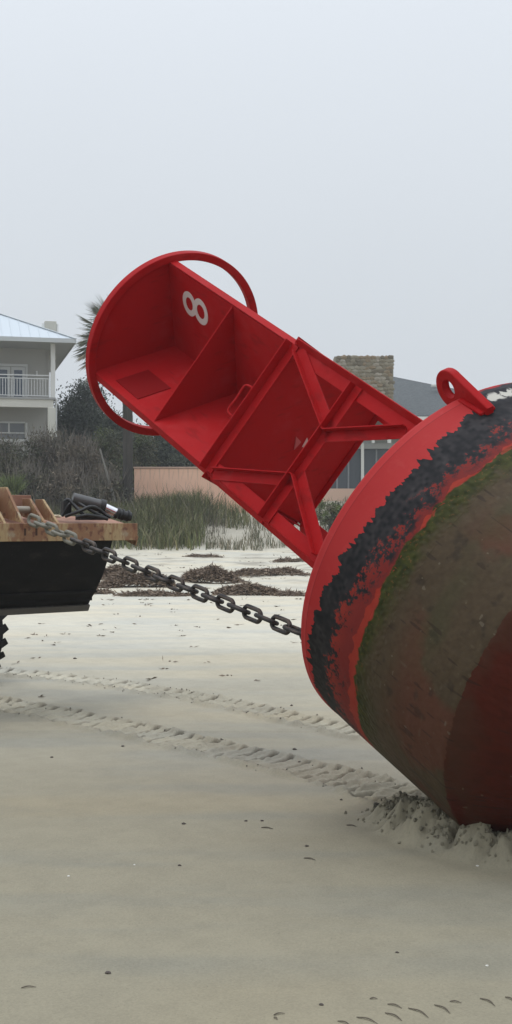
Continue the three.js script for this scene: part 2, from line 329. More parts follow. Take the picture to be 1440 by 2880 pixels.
  const pr = [[0, -0.92], [0.42, -0.9], [0.5, -0.86], [1.165, -0.02], [1.177, 0.0], [1.181, 0.03], [1.19, 0.3], [1.2, 0.6], [1.21, 0.95], [1.2135, 1.19], [1.2165, 1.196], [1.2165, 1.203], [1.2145, 1.208], [1.2165, 1.235], [1.2155, 1.247], [1.21, 1.256], [1.195, 1.263], [0.6, 1.275], [0, 1.28]];
  const fine = []; for (let i = 0; i + 1 < pr.length; i++) for (let k = 0; k < (i < 3 ? 2 : 3); k++) fine.push(new THREE.Vector2(lerp(pr[i][0], pr[i + 1][0], k / 3), lerp(pr[i][1], pr[i + 1][1], k / 3)));
  const prof = pr.map((p) => new THREE.Vector2(p[0], p[1]));
  const g = new THREE.LatheGeometry(prof, 192), p = g.attributes.position, uv = g.attributes.uv, seg = 192;
  for (let i = 0; i <= seg; i++) for (let j = 0; j < prof.length; j++) { const k = i * prof.length + j; uv.setXY(k, (90 - i / seg * 360 + 60) / 180, (p.getY(k) - yLo) / (yHi - yLo)); }
  mesh('hull', toCreasedNormals(g, 0.5), hullMat, buoy, 'dented-free round hull with red, black, green and brown bands'.replace('dented-free ', ''));

  // top ring, end plate, crossed plates, square dividers
  const ringShape = new THREE.Shape().absarc(0, 0, RING + 0.022, 0, Math.PI * 2), hole = new THREE.Path().absarc(0, 0, RING - 0.033, 0, Math.PI * 2); ringShape.holes.push(hole);
  const flat = (shape, depth, y, bevel = 0.004, seg2 = 64) => metricUV(new THREE.ExtrudeGeometry(shape, { depth: depth - 2 * bevel, bevelEnabled: bevel > 0, bevelSize: bevel, bevelThickness: bevel, bevelSegments: 1, curveSegments: seg2 }).rotateX(Math.PI / 2).translate(0, y - bevel, 0));
  mesh('top_ring', flat(ringShape, 0.062, TOP + 0.031), red, buoy);
  const quarter = new THREE.Shape(); quarter.moveTo(-0.003, -0.003); quarter.lineTo(RING - 0.034, -0.003); quarter.absarc(0, 0, RING - 0.034, 0, Math.PI / 2); quarter.lineTo(-0.003, RING - 0.034); quarter.lineTo(-0.003, -0.003);
  mesh('end_plate', flat(quarter, 0.008, TOP + 0.004, 0, 32), red, buoy);
  const dirs = [V(1, 0, 0), V(0, 0, 1), V(-1, 0, 0), V(0, 0, -1)];
  dirs.forEach((d, i) => {
    const side = dirs[(i + 3) % 4].clone().multiplyScalar(i % 2 ? -1 : 1);          // the flange leans away from the open pocket
    const pl = mesh('radar_plate', plank(d.clone().multiplyScalar(0).setY(BASE), d.clone().multiplyScalar(0).setY(TOP - 0.002), d, i % 2 ? 0.0035 : -0.0035, R - 0.0035, -0.004, 0.008), red, buoy);
    const off = i === 0 ? V(0, 0, -1) : i === 1 ? V(-1, 0, 0) : i === 2 ? V(0, 0, 1) : V(1, 0, 0); void side;
    mesh('edge_flange', plank(d.clone().multiplyScalar(R + 0.004).setY(BASE), d.clone().multiplyScalar(R + 0.004).setY(TOP - 0.031), off, -0.006, 0.062, -0.004, 0.008), red, pl);
  });
  const square = (r, y, t, inner) => {
    const s = new THREE.Shape(); s.moveTo(r, 0); s.lineTo(0, r); s.lineTo(-r, 0); s.lineTo(0, -r); s.lineTo(r, 0);
    if (inner) { const h = new THREE.Path(); h.moveTo(inner, inner * 0.16); h.lineTo(inner * 0.16, inner); h.lineTo(inner * 0.16, inner * 0.16); h.lineTo(inner, inner * 0.16); s.holes.push(h); }
    return flat(s, t, y, 0, 4);
  };
  mesh('divider_plate', square(R - 0.002, MID + 0.004, 0.008), red, buoy);
  mesh('divider_plate', square(R - 0.004, BASE - 0.001, 0.01, 0.0), red, buoy);
  // pocket gussets, and flat pale triangles standing for drain holes seen through
  const pale = std(C(0.62, 0.5, 0.46), 0.6);
  const tri = (s) => { const g2 = new THREE.Shape(); g2.moveTo(0, 0); g2.lineTo(s, 0); g2.lineTo(0, s); g2.lineTo(0, 0); return new THREE.ExtrudeGeometry(g2, { depth: 0.006, bevelEnabled: false }); };
  const lie = (g2) => g2.rotateX(Math.PI / 2);                     // flat against the plate, seen from below
  mesh('corner_triangle', lie(tri(0.075).rotateZ(-2.2)).translate(-0.075, BASE - 0.012, -0.03), pale, buoy, 'small pale triangle standing for light through a drain hole in the lowest plate');
  mesh('corner_triangle', lie(tri(0.075).rotateZ(0.6)).translate(-0.03, BASE - 0.013, -0.02), std(C(0.45, 0.10, 0.10), 0.6), buoy, 'small pinkish red triangle standing for a drain hole seen through the lowest plate');
  mesh('corner_triangle', tri(0.10).rotateY(-Math.PI / 4).translate(0.006, MID + 0.008, 0.006), std(C(0.42, 0.13, 0.11), 0.6), buoy, 'pale red corner gusset in the upper pocket');
  mesh('corner_triangle', tri(0.08).rotateY(-Math.PI / 4).translate(0.006, BASE + 0.012, 0.006), std(C(0.40, 0.06, 0.06), 0.6), buoy);
  for (const [x, y, z, r] of [[0.012, 4.12, 0.06, 0.03], [0.008, 4.05, 0.14, 0.028]]) mesh('drain_hole', new THREE.CylinderGeometry(r, r, 0.004, 16).rotateZ(Math.PI / 2).translate(x, y, z), std(C(0.03, 0.008, 0.008), 0.9), buoy);
  const panelMat = new THREE.MeshPhysicalMaterial({ color: C(0.20, 0.005, 0.006), roughness: 0.6, specularIntensity: 0.12 });
  mesh('reflective_panel', metricUV(new RoundedBoxGeometry(0.006, 0.36, 0.29, 1, 0.002).translate(0.008, 4.40, 0.525)), panelMat, buoy, 'darker red reflective panel on the lower plate');

  // the number
  const eight = new THREE.Shape(), r1 = 0.1, dy = 0.084;
  const t0 = Math.acos(dy / r1);
  eight.absarc(0, dy, r1, -Math.PI / 2 + t0, Math.PI * 1.5 - t0, false); eight.absarc(0, -dy * 1.05, r1 * 1.05, Math.PI / 2 + t0, Math.PI * 2.5 - t0, false);
  for (const [yy, r] of [[dy, 0.053], [-dy * 1.05, 0.057]]) eight.holes.push(new THREE.Path().absarc(0, yy, r, 0, Math.PI * 2, true));
  const eg = new THREE.ExtrudeGeometry(eight, { depth: 0.003, bevelEnabled: false, curveSegments: 28 }).rotateZ(0.0).translate(0.495, 4.43, 0.0055);
  mesh('numeral', eg, std(C(0.62, 0.58, 0.56), 0.55), buoy, 'white number 8 painted on the upper plate');

  // open tower below the dividers
  const corner = (d, y) => d.clone().multiplyScalar(R + 0.012).setY(y);
  const faceIn = (i) => dirs[(i + 1) % 4].clone().sub(dirs[i]).normalize();
  dirs.forEach((d, i) => {
    const p = corner(d, BASE - 0.02), q = corner(d, DECK - 0.01), nx = faceIn(i), pv = dirs[(i + 3) % 4].clone().sub(d).normalize();
    const f1 = i === 1 ? V(-1, 0, 0) : i === 3 ? V(1, 0, 0) : nx, f2 = i === 0 ? V(1, 0, 0) : i === 2 ? V(-1, 0, 0) : pv;   // the side flange is opened outwards
    mesh('leg', [plank(p, q, f1, -0.004, i % 2 ? 0.06 : 0.088, -0.005, 0.010), plank(p, q, f2, 0.004, i % 2 ? 0.088 : 0.06, -0.005, 0.010)], red, buoy);
    mesh('foot_plate', plank(corner(d, DECK + 0.004).addScaledVector(d, -0.14), corner(d, DECK + 0.004).addScaledVector(d, 0.08), nx.clone().sub(pv), -0.11, 0.22, -0.006, 0.02), red, buoy);
  });
  const outward = (i) => dirs[i].clone().add(dirs[(i + 1) % 4]).normalize();
  function angle(name, p, q, i, w, out, flip) {                  // angle iron: one leg in the face, one standing out from its upper edge
    const o = outward(i), e = q.clone().sub(p).normalize(), inFace = e.clone().cross(o).normalize(); if (flip ? inFace.y > 0 : inFace.y > 0) inFace.negate();
    const a = p.clone().addScaledVector(o, 0.012), b = q.clone().addScaledVector(o, 0.012);
    const g1 = plank(a, b, inFace, 0, w, -0.004, 0.008), g2 = plank(a, b, o, 0.0045, out, -0.004, 0.008);
    return mesh(name, [g1, g2], red, buoy);
  }
  for (let i = 0; i < 4; i++) {
    const p = corner(dirs[i], BASE + 0.03), q = corner(dirs[(i + 1) % 4], BASE + 0.03);
    angle('base_frame', p, q, i, 0.075, i % 2 ? 0.045 : 0.07);
    const a = corner(dirs[i], BAR + 0.035), b = corner(dirs[(i + 1) % 4], BAR + 0.035); angle('crossbar', a, b, i, 0.072, i % 2 ? 0.02 : 0.058);
  }
  const A = dirs[0], B = dirs[1], onBar = (t) => corner(A, BAR + 0.01).lerp(corner(B, BAR + 0.01), t);
  const nearCorner = (d, o, y, t) => corner(d, y).lerp(corner(o, y), t);
  angle('brace', nearCorner(A, B, BASE - 0.06, 0.04), onBar(0.335), 0, 0.074, 0.05);
  angle('brace', nearCorner(A, B, 1.79, 0.04), onBar(0.335), 0, 0.074, 0.05);
  angle('brace', nearCorner(B, A, BASE - 0.06, 0.04), onBar(0.665).clone(), 0, 0.074, 0.05);
  angle('brace', nearCorner(B, A, 1.79, 0.04), onBar(0.665), 0, 0.074, 0.05);
  // hand hold on the lower frame
  const o0 = outward(0), h1 = V(0.285, 3.085, 0.45).addScaledVector(o0, 0.06), h2 = V(0.45, 3.085, 0.285).addScaledVector(o0, 0.06), up = V(0, 0.085, 0).addScaledVector(o0, 0.02);
  const bend = (p, q, t) => p.clone().lerp(q, t);
  mesh('hand_hold', tube([h1, bend(h1, h1.clone().add(up), 0.7), bend(h1, h2, 0.06).add(up), bend(h1, h2, 0.5).add(up), bend(h1, h2, 0.94).add(up), bend(h2, h2.clone().add(up), 0.7), h2], 0.009, 40, 8), red, buoy);

  // lifting eye on the hull side
  const es = new THREE.Shape(); es.moveTo(0.62, -0.02); es.lineTo(0.98, 0.02); es.lineTo(1.22, -0.01);
  const eye = new THREE.Shape();
  eye.moveTo(1.03, -0.02); eye.lineTo(1.03, 0.035); eye.lineTo(1.312, 0.112); eye.absarc(1.35, 0.012, 0.107, 1.93, -1.9, true); eye.lineTo(1.27, -0.02); eye.lineTo(1.03, -0.02); void es;
  eye.holes.push(new THREE.Path().absarc(1.352, 0.012, 0.056, 0, Math.PI * 2, true));
  const lg = new THREE.ExtrudeGeometry(eye, { depth: 0.036, bevelEnabled: true, bevelSize: 0.008, bevelThickness: 0.008, bevelSegments: 2, curveSegments: 24 });
  lg.translate(0, 0, -0.018).rotateZ(Math.PI / 2).scale(-1, 1, 1);       // shape x becomes height, shape y becomes radius
  const lgi = lg.index ? lg.toNonIndexed() : lg; { const p2 = lgi.attributes.position; for (let i = 0; i < p2.count; i += 3) { const t = [p2.getX(i + 1), p2.getY(i + 1), p2.getZ(i + 1)]; p2.setXYZ(i + 1, p2.getX(i + 2), p2.getY(i + 2), p2.getZ(i + 2)); p2.setXYZ(i + 2, ...t); } lgi.computeVertexNormals(); }
  lgi.translate(1.214, 0, 0).rotateY(-4 * Math.PI / 180);
  mesh('lifting_eye', metricUV(lgi), red, buoy);
  mesh('eye_pad', metricUV(new RoundedBoxGeometry(0.024, 0.2, 0.11, 1, 0.01).translate(1.214, 1.14, 0).rotateY(-4 * Math.PI / 180)), red, buoy);
  const dark = std(C(0.07, 0.05, 0.04), 0.8);
  mesh('fender_bar', plank(V(1.195, 0.40, 0).applyAxisAngle(V(0, 1, 0), -0.30), V(1.20, 0.33, 0).applyAxisAngle(V(0, 1, 0), 0.05), V(1, 0, 0), -0.01, 0.03, 0, 0.03), dark, buoy, 'short dark bar welded to the brown part of the hull');
}

// ------------------------------------------------------------------ the chain
{
  const P = (t) => at(lerp(790, 120, t), lerp(1759, 1481, t), 1 / lerp(1 / 8.9, 1 / 11.5, t));
  const a = P(0), b = P(1), dir = b.clone().sub(a), len = dir.length(); dir.normalize();
  const pitch = len / 21, r = 0.0165, half = pitch / 2 + r, hw = 0.042;
  const steel = std(C(1, 1, 1), 0.55, { metalness: 0.35, map: colourTex(128, 128, (u, v) => mix([0.035, 0.033, 0.032], [0.11, 0.085, 0.066], sstep(fbm(u * 6, v * 6, 4, 6, 44), 0.45, 0.75)), 1) });
  const worn = std(C(0.2, 0.19, 0.15), 0.6, { metalness: 0.3, bumpMap: grainBump, bumpScale: 0.002 });
  const pts = []; for (let i = 0; i < 28; i++) { const t = i / 28 * Math.PI * 2, s = half - hw; pts.push(V(Math.sign(Math.cos(t)) * s * (Math.abs(Math.cos(t)) > 0.08 ? 1 : 0) + hw * Math.cos(t), hw * Math.sin(t), 0)); }
  const g = new THREE.TubeGeometry(new THREE.CatmullRomCurve3(pts, true, 'catmullrom', 0.4), 56, r, 10, true);
  const chain = thing('drag_chain', 'heavy dark steel chain stretched from the loader to the red buoy', 'chain', a);
  const side = V(0, 1, 0).addScaledVector(dir, -dir.y).normalize(), nrm = dir.clone().cross(side);
  for (let k = -3; k <= 22; k++) {
    const m = mesh('link', g, k > 17 ? worn : steel, chain), even = k % 2 === 0, j = rr(-0.16, 0.16) + (k > 15 ? rr(-0.3, 0.3) : 0);
    const s = side.clone().applyAxisAngle(dir, j + (even ? 0.18 : Math.PI / 2 + 0.18)), n = dir.clone().cross(s);
    m.matrixAutoUpdate = true; m.quaternion.setFromRotationMatrix(new THREE.Matrix4().makeBasis(dir, s, n));
    const sag = -0.035 * 4 * clamp((k + 3) / 25, 0, 1) * (1 - clamp((k + 3) / 25, 0, 1)); m.position.copy(dir).multiplyScalar(k * pitch); m.position.y += sag + 0.02; void nrm;
  }
}

// ------------------------------------------------------------------ the loader whose raised bucket holds the chain
{
  const t = thing('front_loader', 'front loader with raised black bucket under a rusty tan steel frame', 'loader', V(-1.37, 0, -12.29), 0.72);
  const tanMap = colourTex(512, 512, (u, v) => {
    const f = fbm(u * 5, v * 5, 5, 5, 111), s = fbm(u * 30, v * 6, 4, 6, 113), q = fbm(u * 14, v * 14, 4, 14, 115);
    let c = mix([0.33, 0.225, 0.105], [0.45, 0.345, 0.19], f); c = mix(c, [0.22, 0.10, 0.05], sstep(fbm(u * 4 + 2, v * 4, 4, 4, 117), 0.45, 0.62) * 0.8); c = mix(c, [0.23, 0.095, 0.045], sstep(s, 0.52, 0.74) * 0.6); c = mix(c, [0.13, 0.05, 0.03], sstep(q, 0.6, 0.74) * 0.8); return mix(c, [0.42, 0.42, 0.3], sstep(f, 0.62, 0.8) * 0.5);
  }, 1.6);
  const tan = std(C(1, 1, 1), 0.7, { map: tanMap, bumpMap: grainBump, bumpScale: 0.002 });
  const rustMap = colourTex(256, 256, (u, v) => { const f = fbm(u * 6, v * 6, 5, 6, 121); return mix([0.20, 0.085, 0.05], [0.40, 0.22, 0.15], f); }, 2);
  const rust = std(C(1, 1, 1), 0.8, { map: rustMap });
  const blackMap = colourTex(512, 512, (u, v) => { const f = fbm(u * 4, v * 10, 5, 4, 131), s = vnoise(u * 90, v * 90, 90, 133); return mix(mix([0.006, 0.006, 0.006], [0.014, 0.0135, 0.013], f), [0.05, 0.045, 0.037], s > 0.94 ? 0.5 : sstep(f, 0.68, 0.85) * 0.3); }, 1.2);
  const black = new THREE.MeshPhysicalMaterial({ roughness: 0.7, specularIntensity: 0.3, map: blackMap, bumpMap: grainBump, bumpScale: 0.002 });
  const steel = std(C(0.11, 0.105, 0.095), 0.6, { metalness: 0.4, bumpMap: grainBump, bumpScale: 0.003 });
  mesh('front_lip', metricUV(new RoundedBoxGeometry(2.5, 0.165, 0.02, 1, 0.004).translate(-0.97, 1.712, 0)), tan, t);
  mesh('lip_end', plank(V(0.295, 1.64, -0.012), V(0.255, 1.795, -0.5), V(0, 1, 0), -0.07, 0.1, -0.01, 0.016), tan, t);
  mesh('top_plate', plank(V(-2.2, 1.80, -0.27), V(0.27, 1.80, -0.27), V(0, 0.19, -1).normalize(), -0.26, 0.56, -0.008, 0.016), rust, t);
  // curved bucket shell and its end
  const prof = [[-0.02, 1.628], [-0.05, 1.56], [-0.10, 1.44], [-0.19, 1.28], [-0.30, 1.14], [-0.40, 1.04], [-0.43, 1.0]];
  const strip = []; for (let i = 0; i + 1 < prof.length; i++) strip.push(plank(V(-2.2, (prof[i][1] + prof[i + 1][1]) / 2, (prof[i][0] + prof[i + 1][0]) / 2), V(0, (prof[i][1] + prof[i + 1][1]) / 2, (prof[i][0] + prof[i + 1][0]) / 2), V(0, prof[i + 1][1] - prof[i][1], prof[i + 1][0] - prof[i][0]).normalize(), -Math.hypot(prof[i + 1][1] - prof[i][1], prof[i + 1][0] - prof[i][0]) / 2 - 0.002, Math.hypot(prof[i + 1][1] - prof[i][1], prof[i + 1][0] - prof[i][0]) + 0.004, -0.008, 0.016));
  mesh('bucket_shell', strip, black, t);
  mesh('wear_strip', [box(2.2, 0.02, 0.03, -1.1, 1.13, -0.29), box(2.2, 0.035, 0.022, -1.1, 1.055, -0.372)], black, t);
  mesh('cutting_edge', metricUV(new RoundedBoxGeometry(2.22, 0.07, 0.03, 1, 0.006).rotateX(0.5).translate(-1.1, 0.965, -0.435)), steel, t);
  const es = new THREE.Shape(); es.moveTo(0.02, 1.63); prof.forEach(([z, y]) => es.lineTo(-z, y)); es.lineTo(0.45, 0.95); es.lineTo(0.62, 1.0); es.lineTo(0.75, 1.35); es.lineTo(0.6, 1.66); es.lineTo(0.02, 1.63);
  mesh('bucket_end', metricUV(new THREE.ExtrudeGeometry(es, { depth: 0.025, bevelEnabled: true, bevelSize: 0.004, bevelThickness: 0.004, bevelSegments: 1 }).rotateY(Math.PI / 2).translate(-0.03, 0, 0)), black, t);
  mesh('bucket_back', [plank(V(-2.2, 1.35, -0.75), V(0, 1.35, -0.75), V(0, 1, 0), -0.35, 0.68, -0.01, 0.02), plank(V(-2.2, 0.97, -0.53), V(0, 0.97, -0.53), V(0, 0, 1), -0.1, 0.2, -0.01, 0.02)], black, t);
  for (let i = 0; i < 9; i++) mesh('edge_bolt', new THREE.CylinderGeometry(0.014, 0.014, 0.02, 6).rotateX(Math.PI / 2 + 0.5).translate(-0.08 - i * 0.17, 0.985, -0.415), steel, t);
  // ribs on the top plate
  const rib = (x, h, z1, thick = 0.022) => { const s = new THREE.Shape(); s.moveTo(0.005, 0); s.lineTo(0.02, 0.015); s.lineTo(z1, h); s.lineTo(z1 + 0.12, h); s.lineTo(z1 + 0.12, 0.06); s.lineTo(0.005, 0); return metricUV(new THREE.ExtrudeGeometry(s, { depth: thick, bevelEnabled: true, bevelSize: 0.003, bevelThickness: 0.003, bevelSegments: 1 }).rotateY(Math.PI / 2).translate(x, 1.797, 0)); };
  for (const [x, h, z] of [[-0.63, 0.22, 0.26], [-0.77, 0.225, 0.26], [-1.0, 0.33, 0.30], [-1.19, 0.25, 0.26], [-1.6, 0.3, 0.3], [-1.9, 0.3, 0.3]]) mesh('rib', rib(x, h, z), tan, t);
  mesh('hinge_pin', new THREE.CylinderGeometry(0.035, 0.035, 0.2, 14).rotateZ(Math.PI / 2).translate(-0.89, 1.92, -0.24), std(C(0.28, 0.25, 0.2), 0.5, { metalness: 0.5 }), t);
  mesh('back_frame', [plank(V(-2.2, 1.98, -0.42), V(-0.66, 1.98, -0.42), V(0, 1, 0), -0.12, 0.2, -0.012, 0.024)], rust, t);
  for (const x of [-0.98, -0.86]) mesh('lip_slot', box(0.018, 0.065, 0.006, x, 1.715, 0.011), std(C(0.06, 0.03, 0.02), 0.9), t);
  // hydraulic ram and hoses lying on the plate
  const ram = mesh('hydraulic_ram', rod(V(-0.30, 2.03, -0.25), V(-0.03, 1.955, -0.13), 0.06, 0.06, 20), std(C(0.085, 0.083, 0.08), 0.4, { metalness: 0.4 }), t);
  mesh('ram_rod', rod(V(-0.03, 1.955, -0.13), V(0.09, 1.90, -0.09), 0.042, 0.042, 18), std(C(0.75, 0.74, 0.78), 0.18, { metalness: 1 }), ram);
  const capMat = std(C(0.016, 0.016, 0.016), 0.5);
  for (const [p, q, r, r2] of [[V(-0.06, 1.964, -0.143), V(-0.015, 1.95, -0.125), 0.07, 0.07], [V(0.09, 1.90, -0.09), V(0.115, 1.884, -0.08), 0.058, 0.058], [V(0.12, 1.88, -0.08), V(0.24, 1.858, -0.05), 0.048, 0.044], [V(0.15, 1.878, -0.075), V(0.165, 1.874, -0.07), 0.057, 0.057], [V(0.20, 1.868, -0.06), V(0.215, 1.864, -0.056), 0.057, 0.057]]) mesh('ram_cap', rod(p, q, r, r2, 18), capMat, ram);
  const rubber = std(C(0.012, 0.012, 0.012), 0.45);
  const hose = (pts, r) => mesh('hose', tube(pts.map(([x, y, z]) => V(-0.40 + (x + 0.8) * 0.6, y, z)), r, 40, 8), rubber, t);
  hose([[-0.80, 1.86, -0.22], [-0.66, 1.91, -0.10], [-0.48, 1.955, -0.07], [-0.32, 1.93, -0.08], [-0.22, 1.885, -0.07], [-0.15, 1.85, -0.03]], 0.016);
  hose([[-0.82, 1.86, -0.26], [-0.72, 1.97, -0.24], [-0.62, 2.0, -0.22], [-0.54, 1.95, -0.12], [-0.44, 1.9, -0.06], [-0.28, 1.86, -0.05]], 0.015);
  hose([[-0.70, 1.85, -0.12], [-0.60, 1.87, -0.05], [-0.45, 1.865, -0.05], [-0.3, 1.85, -0.04], [-0.2, 1.835, -0.04]], 0.018);
  hose([[-0.78, 1.88, -0.3], [-0.74, 1.99, -0.3], [-0.7, 2.02, -0.26], [-0.66, 1.97, -0.2], [-0.6, 1.88, -0.1]], 0.018);
  mesh('ram_bracket', [box(0.09, 0.13, 0.05, -0.36, 1.94, -0.27)], rubber, t);
  mesh('ram_saddle', box(0.32, 0.05, 0.08, -0.14, 1.85, -0.16), rubber, t);
  mesh('link_bar', plank(V(-0.20, 2.05, -0.34), V(0.04, 1.97, -0.22), V(0, 1, 0), -0.02, 0.035, -0.02, 0.04), rust, t);
  mesh('rag', lumpGeo(0.045, 1.3, 0.35, 0.9, 3).translate(-0.47, 1.86, -0.28), std(C(0.55, 0.47, 0.33), 0.9), t, 'pale scrap lying behind the ribs');
  // lift arms, chassis and wheels, out of the frame to the left but for one tyre
  for (const x of [-0.35, -1.75]) mesh('lift_arm', plank(V(x, 1.25, -0.7), V(x, 1.0, -3.2), V(0, 1, 0), -0.12, 0.24, -0.05, 0.1), tan, t);
  mesh('chassis', [rbox(1.0, 0.9, 2.4, -1.05, 1.1, -3.6, 0.08), rbox(1.0, 1.0, 1.1, -1.05, 2.0, -3.6, 0.08)], tan, t);
  const tyreProf = [[0.26, -0.15], [0.34, -0.165], [0.46, -0.16], [0.52, -0.13], [0.535, -0.06], [0.535, 0.06], [0.52, 0.13], [0.46, 0.16], [0.34, 0.165], [0.26, 0.15]].map((p) => new THREE.Vector2(...p));
  const lugs = []; for (let i = 0; i < 22; i++) for (const s of [-1, 1]) lugs.push(new RoundedBoxGeometry(0.085, 0.022, 0.20, 1, 0.01).rotateY(s * 0.6).translate(0, 0.535, s * 0.085).rotateZ((i + (s > 0 ? 0.5 : 0)) / 22 * Math.PI * 2));
  const tyreGeo = metricUV(mergeGeometries([new THREE.LatheGeometry(tyreProf, 48).rotateX(Math.PI / 2).toNonIndexed(), ...lugs.map((g) => g.index ? g.toNonIndexed() : g)]).rotateY(Math.PI / 2));
  const tyreMat = new THREE.MeshPhysicalMaterial({ color: C(0.024, 0.023, 0.022), roughness: 0.9, specularIntensity: 0.35, bumpMap: grainBump, bumpScale: 0.004 });
  for (const [x, z] of [[-0.21, -2.45], [-1.85, -2.45], [-0.21, -4.6], [-1.85, -4.6]]) {
    const p = V(x, 0, z).applyAxisAngle(V(0, 1, 0), 0.72).add(V(-1.37, 0, -12.29)), h = terrain(p.x, p.z);
    const w = mesh('wheel', tyreGeo.clone().translate(x, h + 0.55, z), tyreMat, t);
    mesh('rim', new THREE.CylinderGeometry(0.265, 0.265, 0.24, 28).rotateZ(Math.PI / 2).translate(x, h + 0.55, z), tan, w);
  }
}

// ------------------------------------------------------------------ house with the balcony
const whitePaint = std(C(0.68, 0.68, 0.65), 0.6), sidingGrey = std(C(0.40, 0.395, 0.37), 0.75), trim = std(C(0.62, 0.63, 0.62), 0.6);
const glass = std(C(0.10, 0.125, 0.165), 0.08);
{
  const yB = 2.8, c = at(150, 1470, 60), t = thing('balcony_house', 'pale two-storey house with a railed balcony and light metal hip roof', 'house', V(c.x, yB, c.z), 0.24);
  const Y = (py) => EYE + (HORIZON - py) / 60 - yB, X = (px) => (px - 150) / 58.2;
  const deck = Y(1119), eave = Y(966), L = -16;
  // walls set back behind the balcony
  mesh('wall', box(-L - 0.1, eave - deck + 0.25, 0.2, L / 2 - 0.15, (eave + deck) / 2 + 0.05, -2.1), sidingGrey, t);
  mesh('wall', box(-L - 0.1, deck - 0.1, 0.2, L / 2 - 0.15, (deck - 0.1) / 2, -1.9), sidingGrey, t);
  mesh('wall', box(0.2, eave, 8, -0.1, eave / 2, -6.25), sidingGrey, t);
  mesh('wall', box(0.2, eave, 10, L + 0.1, eave / 2, -5.1), sidingGrey, t);
  mesh('wall', box(-L, eave, 0.2, L / 2, eave / 2, -10.3), sidingGrey, t);
  mesh('balcony_floor', box(-L + 0.1, 0.09, 2.15, L / 2 + 0.05, deck - 0.045, -0.95), std(C(0.33, 0.33, 0.32), 0.7), t);
  mesh('balcony_beam', box(-L, deck - 0.09 - Y(1147), 0.18, L / 2, (deck - 0.09 + Y(1147)) / 2, -0.02), std(C(0.60, 0.585, 0.52), 0.7), t);
  mesh('ceiling', box(-L, 0.06, 2.0, L / 2, eave + 0.1, -1.0), std(C(0.42, 0.43, 0.42), 0.7), t);
  for (const x of [0, -5.2, -10.4]) {
    mesh('column', rbox(0.21, eave - deck, 0.2, x - 0.02, (eave + deck) / 2, -0.02, 0.02), whitePaint, t);
    mesh('column', rbox(0.36, Y(1147), 0.34, x - 0.08, Y(1147) / 2, -0.05, 0.02), std(C(0.60, 0.59, 0.52), 0.7), t);
  }
  mesh('downpipe', rod(V(0.16, 0, -0.4), V(0.16, deck, -0.4), 0.05), trim, t);
  // railing
  const rail = mesh('railing', [box(-L - 0.2, 0.05, 0.06, L / 2 - 0.1, Y(1057), 0), box(-L - 0.2, 0.04, 0.05, L / 2 - 0.1, Y(1066), 0), box(-L - 0.2, 0.04, 0.05, L / 2 - 0.1, Y(1114), 0)], trim, t);
  const bal = box(0.03, Y(1067) - Y(1113), 0.03);
  for (let x = -0.22; x > -4.2; x -= 0.132) { const m = new THREE.Mesh(bal, trim); m.name = 'baluster'; m.position.set(x, (Y(1067) + Y(1113)) / 2, 0); rail.add(m); }
  // french doors
  const doors = mesh('french_doors', [box(0.10, Y(1012) - deck, 0.08, X(88) - 0.05, (Y(1012) + deck) / 2, -1.97), box(4.2, 0.12, 0.08, X(88) - 2.1, Y(1016), -1.965)], trim, t);
  for (const [a, b] of [[49, 75], [4, 34], [-30, -4]]) {
    mesh('leaf', [box((b - a + 12) / 58, Y(1020) - deck - 0.03, 0.05, X((a + b) / 2), (Y(1020) + deck) / 2, -1.985)], trim, doors);
    mesh('pane', [box((b - a) / 58 * 0.86, Y(1030) - Y(1112), 0.02, X((a + b) / 2), (Y(1030) + Y(1112)) / 2, -1.955)], glass, doors);
  }
  mesh('wall_lamp', rbox(0.10, 0.2, 0.1, X(113), Y(1037), -1.94, 0.03), std(C(0.7, 0.7, 0.68), 0.5), t);
  // lower window
  const wy0 = Y(1234), wy1 = Y(1182);
  const win = mesh('window', [box(0.1, wy1 - wy0, 0.09, X(84), (wy0 + wy1) / 2, -1.77), box(0.08, (wy1 - wy0) * 0.62, 0.09, X(36), wy1 - (wy1 - wy0) * 0.31, -1.765), box(4, 0.08, 0.09, X(84) - 2.06, wy1, -1.77), box(4, 0.06, 0.09, X(84) - 2.06, lerp(wy0, wy1, 0.42), -1.76), box(4, 0.14, 0.09, X(84) - 2.06, wy0, -1.77)], trim, t);
  mesh('pane', box(3.9, wy1 - wy0 - 0.1, 0.03, X(84) - 2.06, (wy0 + wy1) / 2, -1.79), std(C(0.16, 0.17, 0.18), 0.15), win);
  // hip roof of standing-seam metal
  const x1 = 0.98, x0 = L - 0.9, z1 = 0.75, z0 = -11.2, tanp = 0.47, w = (z1 - z0) / 2, e = eave + 0.14, rv = [V(x1, e, z1), V(x0, e, z1), V(x0, e, z0), V(x1, e, z0), V(x1 - w, e + w * tanp, z1 - w), V(x0 + w, e + w * tanp, z1 - w)];
  const roofMat = std(C(0.53, 0.58, 0.61), 0.4, { metalness: 0.2 }), face = (...q) => { const g = new THREE.BufferGeometry(), a = []; for (let i = 1; i + 1 < q.length; i++) for (const p of [q[0], q[i], q[i + 1]]) a.push(p.x, p.y, p.z); g.setAttribute('position', new THREE.BufferAttribute(new Float32Array(a), 3)); g.computeVertexNormals(); return metricUV(g); };
  const roof = mesh('roof', [face(rv[1], rv[0], rv[4], rv[5]), face(rv[0], rv[3], rv[4]), face(rv[3], rv[2], rv[5], rv[4]), face(rv[2], rv[1], rv[5])], roofMat, t);
  mesh('soffit', face(rv[0].clone().setY(e - 0.16), rv[1].clone().setY(e - 0.16), rv[2].clone().setY(e - 0.16), rv[3].clone().setY(e - 0.16)), std(C(0.40, 0.41, 0.40), 0.7), t);
